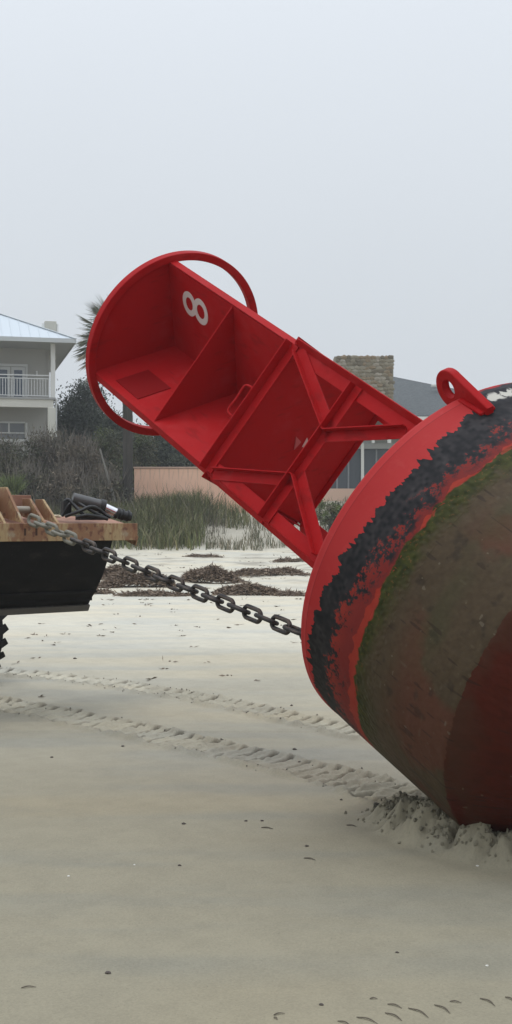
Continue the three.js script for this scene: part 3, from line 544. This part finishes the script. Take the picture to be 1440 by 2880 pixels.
  mesh('fascia', [box(x1 - x0, 0.2, 0.03, (x0 + x1) / 2, e - 0.09, z1), box(0.03, 0.2, z1 - z0, x1, e - 0.09, (z0 + z1) / 2), box(x1 - x0, 0.2, 0.03, (x0 + x1) / 2, e - 0.09, z0)], std(C(0.48, 0.50, 0.50), 0.6), t);
  for (let x = x1 - 0.35; x > -5; x -= 0.43) { const up = Math.min(w, x1 - x); mesh('roof_seam', plank(V(x, e + 0.012, z1), V(x, e + up * tanp + 0.012, z1 - up), V(1, 0, 0), -0.015, 0.03, -0.012, 0.035), roofMat, roof); }
  mesh('hip_cap', plank(V(x1, e + 0.02, z1), V(x1 - w, e + w * tanp + 0.02, z1 - w), V(1, 0, -1), -0.09, 0.18, -0.01, 0.03), std(C(0.45, 0.49, 0.51), 0.4), roof);
  mesh('chimney', [rbox(0.58, 1.9, 0.6, 0.2, Y(935) + 0.2, -4.3, 0.01)], std(C(0.50, 0.485, 0.42), 0.8), roof);
  mesh('chimney_cap', [box(0.12, 0.75, 0.62, -0.16, Y(935) + 0.65, -4.28), box(0.08, 0.75, 0.62, 0.54, Y(935) + 0.65, -4.28)], whitePaint, roof);
}

// ------------------------------------------------------------------ house with the stone chimney
{
  const d = 55, yB = 2.4, c = at(1000, 1470, d), t = thing('beach_house', 'low beach house with dark shingle roof and a broad rough stone chimney', 'house', V(c.x, yB, c.z), 0);
  const S = FOCAL / d, X = (px) => (px - 1000) / S, Y = (py) => EYE + (HORIZON - py) / S - yB;
  const shingle = std(C(1, 1, 1), 0.9, { map: colourTex(256, 256, (u, v) => { const f = fbm(u * 30, v * 30, 3, 30, 141); return mix([0.06, 0.068, 0.07], [0.12, 0.13, 0.13], f); }, 0.5) });
  const wallM = std(C(0.42, 0.42, 0.40), 0.8), fasc = std(C(0.62, 0.62, 0.58), 0.7), pinkM = std(C(0.60, 0.42, 0.32), 0.85);
  // long rear wall with glazing, plinth
  mesh('wall', box(X(1760) - X(880), Y(1176) - Y(1262), 0.2, (X(1760) + X(880)) / 2, (Y(1176) + Y(1262)) / 2, -0.3), wallM, t);
  mesh('plinth', box(X(1760) - X(880), Y(1374) + 0.4, 0.3, (X(1760) + X(880)) / 2, (Y(1374) - 0.4) / 2, -0.2), pinkM, t);
  mesh('wall', box(0.2, Y(1180), 8, X(1755), Y(1180) / 2, -4.4), wallM, t);
  mesh('wall', box(0.2, Y(1180), 8, X(882), Y(1180) / 2, -4.4), wallM, t);
  mesh('beam', box(X(1760) - X(880), Y(1246) - Y(1262), 0.24, (X(1760) + X(880)) / 2, (Y(1246) + Y(1262)) / 2, -0.12), std(C(0.34, 0.35, 0.34), 0.7), t);
  const gl = mesh('glazing', box(X(1760) - X(880), Y(1262) - Y(1374), 0.05, (X(1760) + X(880)) / 2, (Y(1262) + Y(1374)) / 2, -0.3), std(C(0.075, 0.085, 0.095), 0.12), t);
  for (const x of [920, 949, 981, 1060, 1110, 1160, 1210]) mesh('mullion', box(0.07, Y(1262) - Y(1374), 0.08, X(x), (Y(1262) + Y(1374)) / 2, -0.24), std(C(0.22, 0.23, 0.24), 0.6), gl);
  for (const x of [1019, 1290, 1560]) mesh('porch_post', rbox(0.13, Y(1246) - Y(1374), 0.12, X(x), (Y(1246) + Y(1374)) / 2, 0.08, 0.01), fasc, t);
  mesh('porch_canopy', [box(X(1135) - X(1038), Y(1209) - Y(1231), 0.7, X(1086), (Y(1209) + Y(1231)) / 2, 0.3), box(0.13, Y(1231) - Y(1248), 0.1, X(1046), (Y(1231) + Y(1248)) / 2, 0.55), box(0.16, Y(1231) - Y(1248), 0.1, X(1091), (Y(1231) + Y(1248)) / 2, 0.55), box(0.13, Y(1231) - Y(1248), 0.1, X(1131), (Y(1231) + Y(1248)) / 2, 0.55)], fasc, t);
  // roof: a slab rising from the front eave to a top edge that falls to the right
  const e0 = V(X(880), Y(1172), 0.9), e1 = V(X(1800), Y(1178), 0.9), tp = (px, py, dd) => at(px, py, dd).sub(V(c.x, yB, c.z)), t0 = tp(1010, 1040, 60.5), t1 = tp(1760, 1190, 60.5);
  const slab = (q, th) => { const a = [], up = q, dn = q.map((p) => p.clone().add(V(0, -th, 0))), f = (p, r, s, u) => { for (const k of [p, r, s, p, s, u]) a.push(k.x, k.y, k.z); }; f(...up); f(dn[3], dn[2], dn[1], dn[0]); for (let i = 0; i < 4; i++) { const j = (i + 1) % 4; f(dn[i], dn[j], up[j], up[i]); } const g = new THREE.BufferGeometry(); g.setAttribute('position', new THREE.BufferAttribute(new Float32Array(a), 3)); g.computeVertexNormals(); return metricUV(g); };
  const roof = mesh('roof', slab([e0, e1, t1, t0], 0.14), shingle, t);
  mesh('fascia', plank(e0.clone().add(V(0, -0.16, 0.03)), e1.clone().add(V(0, -0.16, 0.03)), V(0, 1, 0), -0.08, 0.2, -0.015, 0.03), fasc, t);
  const vp = tp(1226, 1085, 57.6); mesh('roof_vent', rbox(0.42, 0.12, 0.2, vp.x, vp.y, vp.z, 0.02), fasc, roof);
  // stone chimney: rubble stones set in a mortar core
  const ch = mesh('chimney', box(2.5, Y(1008) - Y(1150), 0.9, X(1020), (Y(1008) + Y(1150)) / 2, 0.2), std(C(0.25, 0.235, 0.19), 0.95), t);
  const stones = [0, 1, 2, 3].map((s) => lumpGeo(1, 1, 1, 1, 40 + s)), sm = [[0.21, 0.185, 0.135], [0.25, 0.225, 0.17], [0.155, 0.135, 0.10], [0.30, 0.27, 0.22], [0.23, 0.18, 0.12]].map((k) => std(C(...k), 0.95));
  let n = 0;
  for (let y = Y(1148); y < Y(1006); y += 0.15) for (let x = -1.19; x < 1.2;) {
    const w = rr(0.13, 0.3), m = new THREE.Mesh(stones[n++ % 4], sm[Math.floor(rnd() * 5)]); m.name = 'stone';
    m.scale.set(w * 0.6, rr(0.08, 0.1), 0.05); m.position.set(X(1020) + Math.min(x + w / 2, 1.14), y + rr(-0.02, 0.02), 0.65); ch.add(m); x += w;
  }
}

// ------------------------------------------------------------------ garden wall
{
  const d = 51.5, a = at(378, 1318, d), b = at(760, 1322, d), t = thing('garden_wall', 'pink stucco garden wall half hidden by dune grass', 'wall', V((a.x + b.x) / 2, 1.8, -d));
  const m = std(C(1, 1, 1), 0.9, { map: colourTex(256, 256, (u, v) => { const f = fbm(u * 5, v * 5, 5, 5, 151), s = fbm(u * 30, v * 4, 3, 4, 153); return mix(mix([0.74, 0.45, 0.31], [0.82, 0.54, 0.40], f), [0.42, 0.28, 0.21], sstep(s, 0.6, 0.8) * 0.5); }, 0.35) });
  mesh('wall_face', rbox(b.x - a.x, a.y - 1.8, 0.25, 0, (a.y - 1.8) / 2, 0, 0.02), m, t);
  mesh('coping', rbox(b.x - a.x + 0.06, 0.07, 0.32, 0, a.y - 1.8 + 0.03, 0, 0.02), std(C(0.44, 0.30, 0.23), 0.9), t);
}

// ------------------------------------------------------------------ plants
const leafMat = new THREE.MeshPhysicalMaterial({ vertexColors: true, roughness: 0.85, side: THREE.DoubleSide });
class Leaves {
  constructor() { this.p = []; this.c = []; }
  tri(a, b, c, col) { this.p.push(a.x, a.y, a.z, b.x, b.y, b.z, c.x, c.y, c.z); for (let i = 0; i < 3; i++) this.c.push(col[0], col[1], col[2]); }
  leaf(o, dir, len, w, col) {                                    // a pointed leaf of two triangles
    const s = V(rr(-1, 1), rr(-1, 1), rr(-1, 1)).cross(dir).normalize().multiplyScalar(w / 2), m = o.clone().addScaledVector(dir, len * 0.45), e = o.clone().addScaledVector(dir, len);
    this.tri(o, m.clone().add(s), e, col); this.tri(o, e, m.clone().sub(s), col);
  }
  blade(o, h, lean, w, col) {                                    // a bent grass blade
    const az = rnd() * 6.283, dx = Math.cos(az), dz = Math.sin(az), s = V(-dz, 0, dx).multiplyScalar(w / 2).applyAxisAngle(V(0, 1, 0), rr(-1, 1));
    const m = o.clone().add(V(dx * lean * 0.3, h * 0.55, dz * lean * 0.3)), e = o.clone().add(V(dx * lean, h, dz * lean));
    this.tri(o.clone().sub(s), o.clone().add(s), m.clone().add(s.clone().multiplyScalar(0.8)), col); this.tri(o.clone().sub(s), m.clone().add(s.clone().multiplyScalar(0.8)), m.clone().sub(s.clone().multiplyScalar(0.8)), col); this.tri(m.clone().sub(s.clone().multiplyScalar(0.8)), m.clone().add(s.clone().multiplyScalar(0.8)), e, col);
  }
  geo() { const g = new THREE.BufferGeometry(); g.setAttribute('position', new THREE.BufferAttribute(new Float32Array(this.p), 3)); g.setAttribute('color', new THREE.BufferAttribute(new Float32Array(this.c), 3)); g.computeVertexNormals(); return g; }
  mesh(name, parent, label) { const m = new THREE.Mesh(this.geo(), leafMat); m.name = parent ? name : numbered(name); m.castShadow = m.receiveShadow = true; if (label) m.userData.label = label; (parent || scene).add(m); return m; }
}
const tint = (c, k) => [c[0] * k, c[1] * k, c[2] * k];
const bark = std(C(1, 1, 1), 0.95, { map: colourTex(128, 256, (u, v) => { const f = fbm(u * 8, v * 20, 4, 8, 161); return mix([0.025, 0.023, 0.02], [0.075, 0.066, 0.056], f); }, 1), bumpMap: grainBump, bumpScale: 0.01 });
function shrub(name, label, category, px, base, top, d, width, pal, opt = {}) {   // px, base row, top row, distance, width in photo pixels
  const k = d / FOCAL, h = (base - top) * k, w = width * k, g0 = at(px, base, d), t = thing(name, label, category, g0, 0, opt.group);
  const L = new Leaves(), stems = [], clumps = opt.clumps || 34, per = Math.round((opt.per || 85) * 1.7), len = (opt.len || 0.17) * 0.8;
  for (let i = 0; i < clumps; i++) {
    const az = rnd() * 6.283, r = Math.sqrt(rnd()), yy = Math.pow(rnd(), 0.75), prof = Math.sqrt(Math.max(0.03, 1 - Math.pow(Math.abs(yy * 1.5 - 0.5), 2.2)));
    const c = V(Math.cos(az) * r * w / 2 * prof, yy * h * (0.78 + 0.22 * rnd()), Math.sin(az) * r * w * 0.35 * prof), cr = rr(0.16, 0.34) * Math.min(w, h) * (opt.loose || 0.8);
    const col = tint(pal[Math.floor(rnd() * pal.length)], rr(0.7, 1.3));
    if (i % 2 === 0 || opt.twiggy) stems.push(tube([V(rr(-0.1, 0.1) * w, -0.3, 0), V(c.x * 0.4, c.y * 0.5, c.z * 0.4), c], 0.018 + 0.012 * rnd(), 5, 4));
    for (let j = 0; j < per; j++) {
      const dir = V(gauss(), gauss() * 0.9 + (opt.up ?? 0.35), gauss()).normalize(), o = c.clone().add(V(gauss() * cr, gauss() * cr * 0.8, gauss() * cr));
      if (o.y < -0.2) o.y = rr(-0.1, 0.3);
      L.leaf(o, dir, len * rr(0.6, 1.4), len * (opt.slim || 0.42) * rr(0.7, 1.2), tint(col, rr(0.75, 1.25)));
    }
    if (opt.twiggy) for (let j = 0; j < 9; j++) { const dir = V(gauss() * 0.6, 1, gauss() * 0.6).normalize(); L.leaf(c.clone().add(V(gauss() * cr, 0, gauss() * cr)), dir, rr(0.5, 1.2), 0.028, [0.16, 0.14, 0.115]); }
  }
  L.mesh(opt.part || 'foliage', t); mesh('stem', stems, bark, t); return t;
}
const olive = [[0.088, 0.087, 0.045], [0.105, 0.095, 0.057], [0.07, 0.076, 0.042]], deep = [[0.052, 0.066, 0.044], [0.066, 0.076, 0.05], [0.04, 0.052, 0.036]], dry = [[0.13, 0.105, 0.072], [0.10, 0.088, 0.058], [0.15, 0.12, 0.088]], fresh = [[0.11, 0.135, 0.045], [0.085, 0.11, 0.04]];
// trees behind, then shrubs, front to back as they overlap
shrub('rounded_tree', 'dark rounded tree standing right beside the balcony house', 'tree', 245, 1420, 1085, 68, 215, deep, { clumps: 130, per: 150, len: 0.22, loose: 0.7 });
shrub('rounded_tree', 'dark tree behind the palm trunk, just right of the rounded tree', 'tree', 330, 1420, 1165, 66, 150, deep, { clumps: 90, per: 140, len: 0.2 });
shrub('rounded_tree', 'hazy dark tree above the pink garden wall', 'tree', 490, 1420, 1205, 66, 230, deep, { clumps: 110, per: 140, len: 0.2 });
shrub('wax_myrtle', 'tall olive shrub in front of the house wall at the left edge', 'shrub', 25, 1440, 1240, 54, 170, olive, { clumps: 50, per: 100, twiggy: true });
shrub('wax_myrtle', 'dense olive brown shrub below the corner column of the balcony house', 'shrub', 130, 1440, 1222, 54.5, 170, dry.concat(olive), { clumps: 55, per: 100, twiggy: true });
shrub('wax_myrtle', 'grey brown twiggy shrub between the house column and the leaning dead trunk', 'shrub', 225, 1440, 1238, 53.5, 150, dry, { clumps: 50, per: 90, twiggy: true });
shrub('wax_myrtle', 'green shrub just left of the palm trunk, behind the dead trunk', 'shrub', 300, 1440, 1190, 56, 110, olive.concat(fresh), { clumps: 40, per: 90 });
shrub('wax_myrtle', 'lighter green shrub just right of the palm trunk', 'shrub', 400, 1420, 1212, 58, 110, olive.concat(fresh), { clumps: 40, per: 90 });
shrub('low_bush', 'low brownish bush under the olive shrubs near the loader', 'bush', 190, 1470, 1330, 50.5, 170, dry, { clumps: 36, per: 80, twiggy: true });
shrub('low_bush', 'low brown bush at the foot of the palm trunk', 'bush', 310, 1470, 1345, 50, 110, dry.concat(olive), { clumps: 30, per: 80, twiggy: true });
shrub('low_bush', 'low olive bush behind the tan ribs at the left edge', 'bush', 80, 1470, 1330, 50.5, 130, olive, { clumps: 32, per: 80, twiggy: true });
shrub('low_bush', 'dull green bush seen between tower foot and hull', 'bush', 935, 1480, 1412, 47.5, 130, olive.concat(fresh), { clumps: 24, per: 70, len: 0.13 });
{ // fan-leaved palmetto
  const t = thing('palmetto', 'bright green spiky palmetto at the left edge above the loader', 'palmetto', at(25, 1415, 48.5)), L = new Leaves();
  for (let f = 0; f < 22; f++) { const az = rnd() * 6.283, o = V(gauss() * 0.45, rr(0.1, 0.5), gauss() * 0.3), ax = V(Math.cos(az) * 0.6, 1, Math.sin(az) * 0.6).normalize(); for (let i = 0; i < 14; i++) L.leaf(o, ax.clone().add(V(gauss() * 0.6, gauss() * 0.3, gauss() * 0.6)).normalize(), rr(0.5, 0.95), 0.05, tint(fresh[i % 2], rr(0.8, 1.5))); }
  L.mesh('fronds', t);
}
{ // cabbage palm
  const d = 50, base = at(358, 1420, d), t = thing('cabbage_palm', 'tall cabbage palm with a straight dark trunk behind the red ring', 'palm tree', base);
  const top = at(335, 975, d).sub(base), pts = [V(0, -0.4, 0), V(0.02, top.y * 0.35, 0), V(-0.02, top.y * 0.7, 0), top];
  const g = new THREE.TubeGeometry(new THREE.CatmullRomCurve3(pts), 60, 0.195, 14), p = g.attributes.position;
  for (let i = 0; i < p.count; i++) { const j = Math.floor(i / 15), k = 1 + 0.05 * Math.sin(j * 2.4) + 0.06 * (hash(j, i % 15) - 0.5), a = g.parameters.path.getPointAt(j / 60); p.setXYZ(i, a.x + (p.getX(i) - a.x) * k, p.getY(i), a.z + (p.getZ(i) - a.z) * k); }
  g.computeVertexNormals(); mesh('trunk', g, bark, t);
  for (let f = 0; f < 60; f++) {
    const L = new Leaves(), az = f * 2.4 + rr(-0.3, 0.3), el = lerp(1.25, -0.8, f / 60) + rr(-0.15, 0.15), dir = V(Math.cos(az) * Math.cos(el), Math.sin(el), Math.sin(az) * Math.cos(el));
    const o = top.clone().add(V(0, rr(-0.1, 0.3), 0)), stem = rr(0.85, 1.35), hub = o.clone().addScaledVector(dir, stem), old = f > 46;
    L.leaf(o, dir, stem * 1.05, 0.05, [0.10, 0.10, 0.06]);
    const side = V(-Math.sin(az), 0, Math.cos(az)), col = old ? [0.22, 0.19, 0.14] : [0.085, 0.095, 0.065];
    for (let i = 0; i < 32; i++) { const a = lerp(-1.75, 1.75, i / 31), q = dir.clone().multiplyScalar(Math.cos(a)).addScaledVector(side, Math.sin(a)); q.y -= 0.25 + 0.3 * Math.abs(Math.sin(a)); L.leaf(hub, q.normalize(), rr(0.6, 0.95), 0.045, tint(i % 5 === 0 ? [0.24, 0.22, 0.17] : col, rr(0.7, 1.35))); }
    L.mesh('frond', t);
  }
}
{ // leaning dead trunk
  const a = at(316, 1375, 49.5), b = at(281, 1262, 49.5), t = tag(mesh('dead_trunk', rod(a.clone().add(V(0.1, -0.5, 0)), b, 0.06, 0.03, 9), std(C(0.19, 0.18, 0.16), 0.9), scene), 'leaning grey dead trunk among the shrubs left of the palm', 'dead tree');
  void t;
}
// dune grass
function grassField(name, label, n, spot, hgt, pal, w = 0.03) {
  const L = new Leaves();
  for (let i = 0; i < n; i++) {
    const q = spot(); if (!q) continue;
    const [x, z, k = 1] = q, h = rr(hgt[0], hgt[1]) * k;
    L.blade(V(x, terrain(x, z) - 0.04, z), h, h * rr(0.1, 0.75), w * rr(0.7, 1.3), tint(pal[Math.floor(rnd() * pal.length)], rr(0.65, 1.35)));
  }
  const m = L.mesh(name, null); m.userData = { kind: 'stuff', label, category: 'grass' };
}
const PXX = (px, d) => (px - 720) / FOCAL * d;
grassField('dune_grass', 'thick grey green beach grass on the dune front before the pink wall', 30000, () => {
  const d = rr(44.9, 50.5), px = rr(-40, 700), x = PXX(px, d), e = fbm(x * 0.9, d * 0.7, 3, 0, 171);
  if (px > 500 && rnd() < sstep(px, 500, 600) * 1.1 - (d > 48.6 ? 0.35 : 0)) return null;
  if (d < 45.6 + 0.9 * e && rnd() < 0.8) return null;
  const mound = Math.exp(-Math.pow((px - 510) / 150, 2));
  return [x, -d, 0.45 + 0.6 * e + 0.45 * mound];
}, [0.4, 0.85], [[0.165, 0.165, 0.066], [0.135, 0.15, 0.06], [0.22, 0.195, 0.105], [0.10, 0.115, 0.05]], 0.034);
grassField('dry_grass', 'sparse straw coloured grass in tufts on the bare dune face', 6500, () => {
  const d = rr(45, 56), px = rr(580, 1080), x = PXX(px, d), e = fbm(x * 1.3, d * 1.1, 3, 0, 175);
  if (e < 0.5) return null; return [x, -d, (e - 0.2) * 1.3];
}, [0.35, 0.9], [[0.22, 0.19, 0.13], [0.15, 0.145, 0.09], [0.10, 0.11, 0.06], [0.27, 0.235, 0.17]], 0.026);
grassField('sea_oats', 'tall pale sea oat stalks rising before the pink wall and shrubs', 700, () => { const d = rr(47, 51), px = rr(0, 640); return [PXX(px, d), -d, px > 370 ? 0.75 : 1]; }, [0.8, 1.9], [[0.20, 0.17, 0.12], [0.14, 0.12, 0.085], [0.09, 0.09, 0.06]], 0.022);

// ------------------------------------------------------------------ seaweed wrack along the dune foot
function wrack(px, py, w, h, n, label) {
  const c = gp(px, py), k = -c.z / FOCAL, W = w * k, Hh = h * k, L = new Leaves(), seedN = px * 0.37;
  const crest = (a, b) => { const u = a / (W * 0.5), v = b / Math.max(W * 0.22, 0.35); return Hh * clamp(1 - u * u * (0.6 + 0.8 * vnoise(a * 2, seedN)), 0, 1) * clamp(1 - v * v, 0, 1) * (0.35 + 0.9 * vnoise(a * 3.1 + 9, b * 3.1 + seedN)); };
  for (let i = 0; i < n * 3; i++) {
    const a = (rnd() * 2 - 1) * 0.56 * W, b = gauss() * Math.max(W * 0.15, 0.26), x = c.x + a, z = c.z + b, top = crest(a, b);
    if (top < 0.015 && rnd() < 0.75) continue;
    const y = terrain(x, z) + top * Math.pow(rnd(), 0.4), dir = V(gauss(), gauss() * 0.28, gauss()).normalize(), t = rnd();
    L.leaf(V(x, y, z), dir, rr(0.05, 0.16), rr(0.014, 0.034), tint(mix([0.125, 0.088, 0.062], [0.29, 0.22, 0.16], t), rr(0.75, 1.2)));
  }
  const m = L.mesh('seaweed_wrack', null); tag(m, label, 'seaweed');
}
wrack(600, 1641, 165, 56, 2600, 'largest brown mound of dried seaweed in the middle of the wrack line behind the chain');
wrack(390, 1650, 200, 52, 2600, 'long brown seaweed heap just right of the bucket, behind the chain');
wrack(300, 1628, 150, 40, 1600, 'brown seaweed heap partly hidden behind the right end of the bucket');
wrack(437, 1675, 200, 12, 1000, 'thin seaweed strip on the sand in front of the long heap');
wrack(765, 1618, 230, 20, 1500, 'seaweed line running from the largest mound to the buoy rim');
wrack(700, 1672, 170, 30, 1500, 'reddish seaweed heap close left of the buoy rim');
wrack(815, 1674, 90, 10, 500, 'thin dark seaweed strip touching the buoy rim in view');
wrack(278, 1669, 70, 10, 400, 'short seaweed strip right beside the lower corner of the bucket');
wrack(570, 1567, 110, 9, 500, 'dark litter line at the foot of the grassy dune');
wrack(830, 1580, 120, 12, 500, 'sparse brown litter below the foot of the red tower');

{
  const L = new Leaves();
  for (let i = 0; i < 420; i++) {
    const d = 13 + 31 * Math.pow(rnd(), 0.7), x = PXX(rr(-30, 1000), d), n = fbm(x * 0.5, d * 0.8, 3, 0, 181); if (n < 0.5 && rnd() < 0.8) continue;
    const z = -d + gauss() * 0.3, y = ground(x, z)[0] + 0.006;
    for (let k = 0; k < 3; k++) L.leaf(V(x + gauss() * 0.06, y, z + gauss() * 0.06), V(gauss(), 0.05, gauss()).normalize(), rr(0.03, 0.13), rr(0.012, 0.03), tint([0.16, 0.125, 0.09], rr(0.6, 1.3)));
  }
  const m = L.mesh('beach_litter', null); m.userData = { kind: 'stuff', label: 'small dark bits of dry plant litter strewn over the pale upper beach', category: 'litter' };
}

// ------------------------------------------------------------------ small things on the sand
const pebbleMat = std(C(0.065, 0.05, 0.04), 0.7), shellMat = std(C(0.72, 0.70, 0.64), 0.5);
for (const [px, py, r, where] of [[303, 2737, 9, 'largest dark pebble on bare sand at the lower left'], [505, 2435, 5, 'lone dark pebble on bare sand straight above the largest pebble, left of the frame centre'], [517, 2319, 6, 'dark pebble on smooth sand below the middle of the nearer tyre track'],
  [692, 2310, 5, 'left one of two close dark pebbles between track and sand heap'], [737, 2309, 5, 'right one of two close dark pebbles between track and sand heap'], [863, 2382, 6, 'dark pebble just above a reed scrap, left of the sand heap'], [345, 2100, 5, 'dark pebble just below the nearer tyre track on the left'],
  [211, 1852, 5, 'dark pebble above the farther tyre track, right of the loader tyre'], [829, 2108, 6, 'dark pebble between the two tyre tracks, left of the hull'], [960, 2250, 4, 'small dark pebble just below the nearer track, left of the sand heap'], [1117, 2680, 5, 'faint small pebble on the bare sand at the lower right'],
  [903, 2827, 7, 'dark pebble at the left end of the row of reed scraps'], [146, 2131, 5, 'flat dark pebble near the left edge below the nearer track'], [820, 1985, 4, 'tiny dark pebble on the farther tyre track near the hull']]) {
  const p = gp(px, py), k = -p.z / FOCAL * r, m = mesh('pebble', lumps[px % 6].clone().scale(k, k * 0.6, k * 0.8).translate(0, k * 0.25, 0), pebbleMat, scene); m.position.set(p.x, ground(p.x, p.z)[0], p.z);
  tag(m, where, 'pebble', 'dark pebbles scattered on the sand');
}
for (const [px, py, r, where] of [[193, 2465, 4, 'tiny white shell fragment near the left edge on smooth sand'], [1343, 2437, 5, 'white shell fragment just below the sand heap under the hull'], [1370, 2717, 5, 'white shell fragment above the reed scraps at the lower right'], [378, 2433, 3, 'smallest white shell speck, left of the lone dark pebble']]) {
  const p = gp(px, py), k = -p.z / FOCAL * r, m = mesh('shell_fragment', lumps[px % 6].clone().scale(k, k * 0.5, k * 0.8).translate(0, k * 0.2, 0), shellMat, scene); m.position.set(p.x, ground(p.x, p.z)[0], p.z);
  tag(m, where, 'shell', 'white shell fragments on the sand');
}
const reedMat = std(C(0.10, 0.082, 0.058), 0.85);
for (const [x0, y0, x1, y1, where] of [
  [950, 2871, 985, 2884, 'reed scrap cut by the bottom edge, leftmost of the slanting row'],
  [1003, 2861, 1062, 2880, 'long curved reed scrap second from the left in the slanting row'],
  [1083, 2850, 1130, 2872, 'thick reed scrap third from the left in the slanting row'],
  [1148, 2838, 1205, 2864, 'longest reed scrap in the slanting row, fourth from the left'],
  [1222, 2830, 1266, 2852, 'thick dark reed scrap in the slanting row, fifth from the left'],
  [1265, 2820, 1298, 2824, 'short flat reed scrap just right of the fifth in the row'],
  [1350, 2811, 1392, 2832, 'isolated slanting reed scrap near the right edge'],
  [1421, 2807, 1445, 2818, 'reed scrap touching the right edge of the frame'],
  [1040, 2811, 1062, 2812, 'short faint reed scrap above the left half of the slanting row'],
  [1090, 2827, 1130, 2838, 'thin faint reed scrap just above the third of the slanting row'],
  [735, 2330, 768, 2334, 'thin reed scrap on the sand below the two close pebbles'],
  [855, 2415, 888, 2421, 'flat reed scrap left of and below the sand heap'],
  [975, 2322, 1002, 2327, 'short reed scrap just left of the sand heap'],
  [60, 2778, 102, 2776, 'pale reed scrap alone at the lower left edge'],
  [770, 2856, 802, 2851, 'curled reed scrap left of the slanting row, upper piece'],
  [770, 2862, 780, 2868, 'curled reed scrap left of the slanting row, lower piece']]) {
  const a = gp(x0, y0), b = gp(x1, y1), k = -a.z / FOCAL, m = a.clone().lerp(b, 0.45); m.x += (b.z - a.z) * 0.12; m.z -= (b.x - a.x) * 0.12;
  const fix = (p) => V(p.x, ground(p.x, p.z)[0] + 0.003, p.z);
  const g = tube([fix(a), fix(m).add(V(0, 0.003, 0)), fix(b)], 2.6 * k, 12, 6), p = g.attributes.position, path = g.parameters.path;
  for (let i = 0; i < p.count; i++) { const j = Math.floor(i / 7) / 12, c = path.getPointAt(j), s = 0.25 + 0.9 * Math.pow(Math.sin(Math.PI * Math.min(1, 0.12 + j * 0.85)), 0.8) * (1 - 0.55 * j); p.setXYZ(i, c.x + (p.getX(i) - c.x) * s, c.y + (p.getY(i) - c.y) * s * 0.7, c.z + (p.getZ(i) - c.z) * s); }
  g.computeVertexNormals();
  tag(mesh('reed_scrap', g, reedMat, scene), where, 'plant scrap', 'dark reed scraps on the near sand');
}

renderer.render(scene, camera);
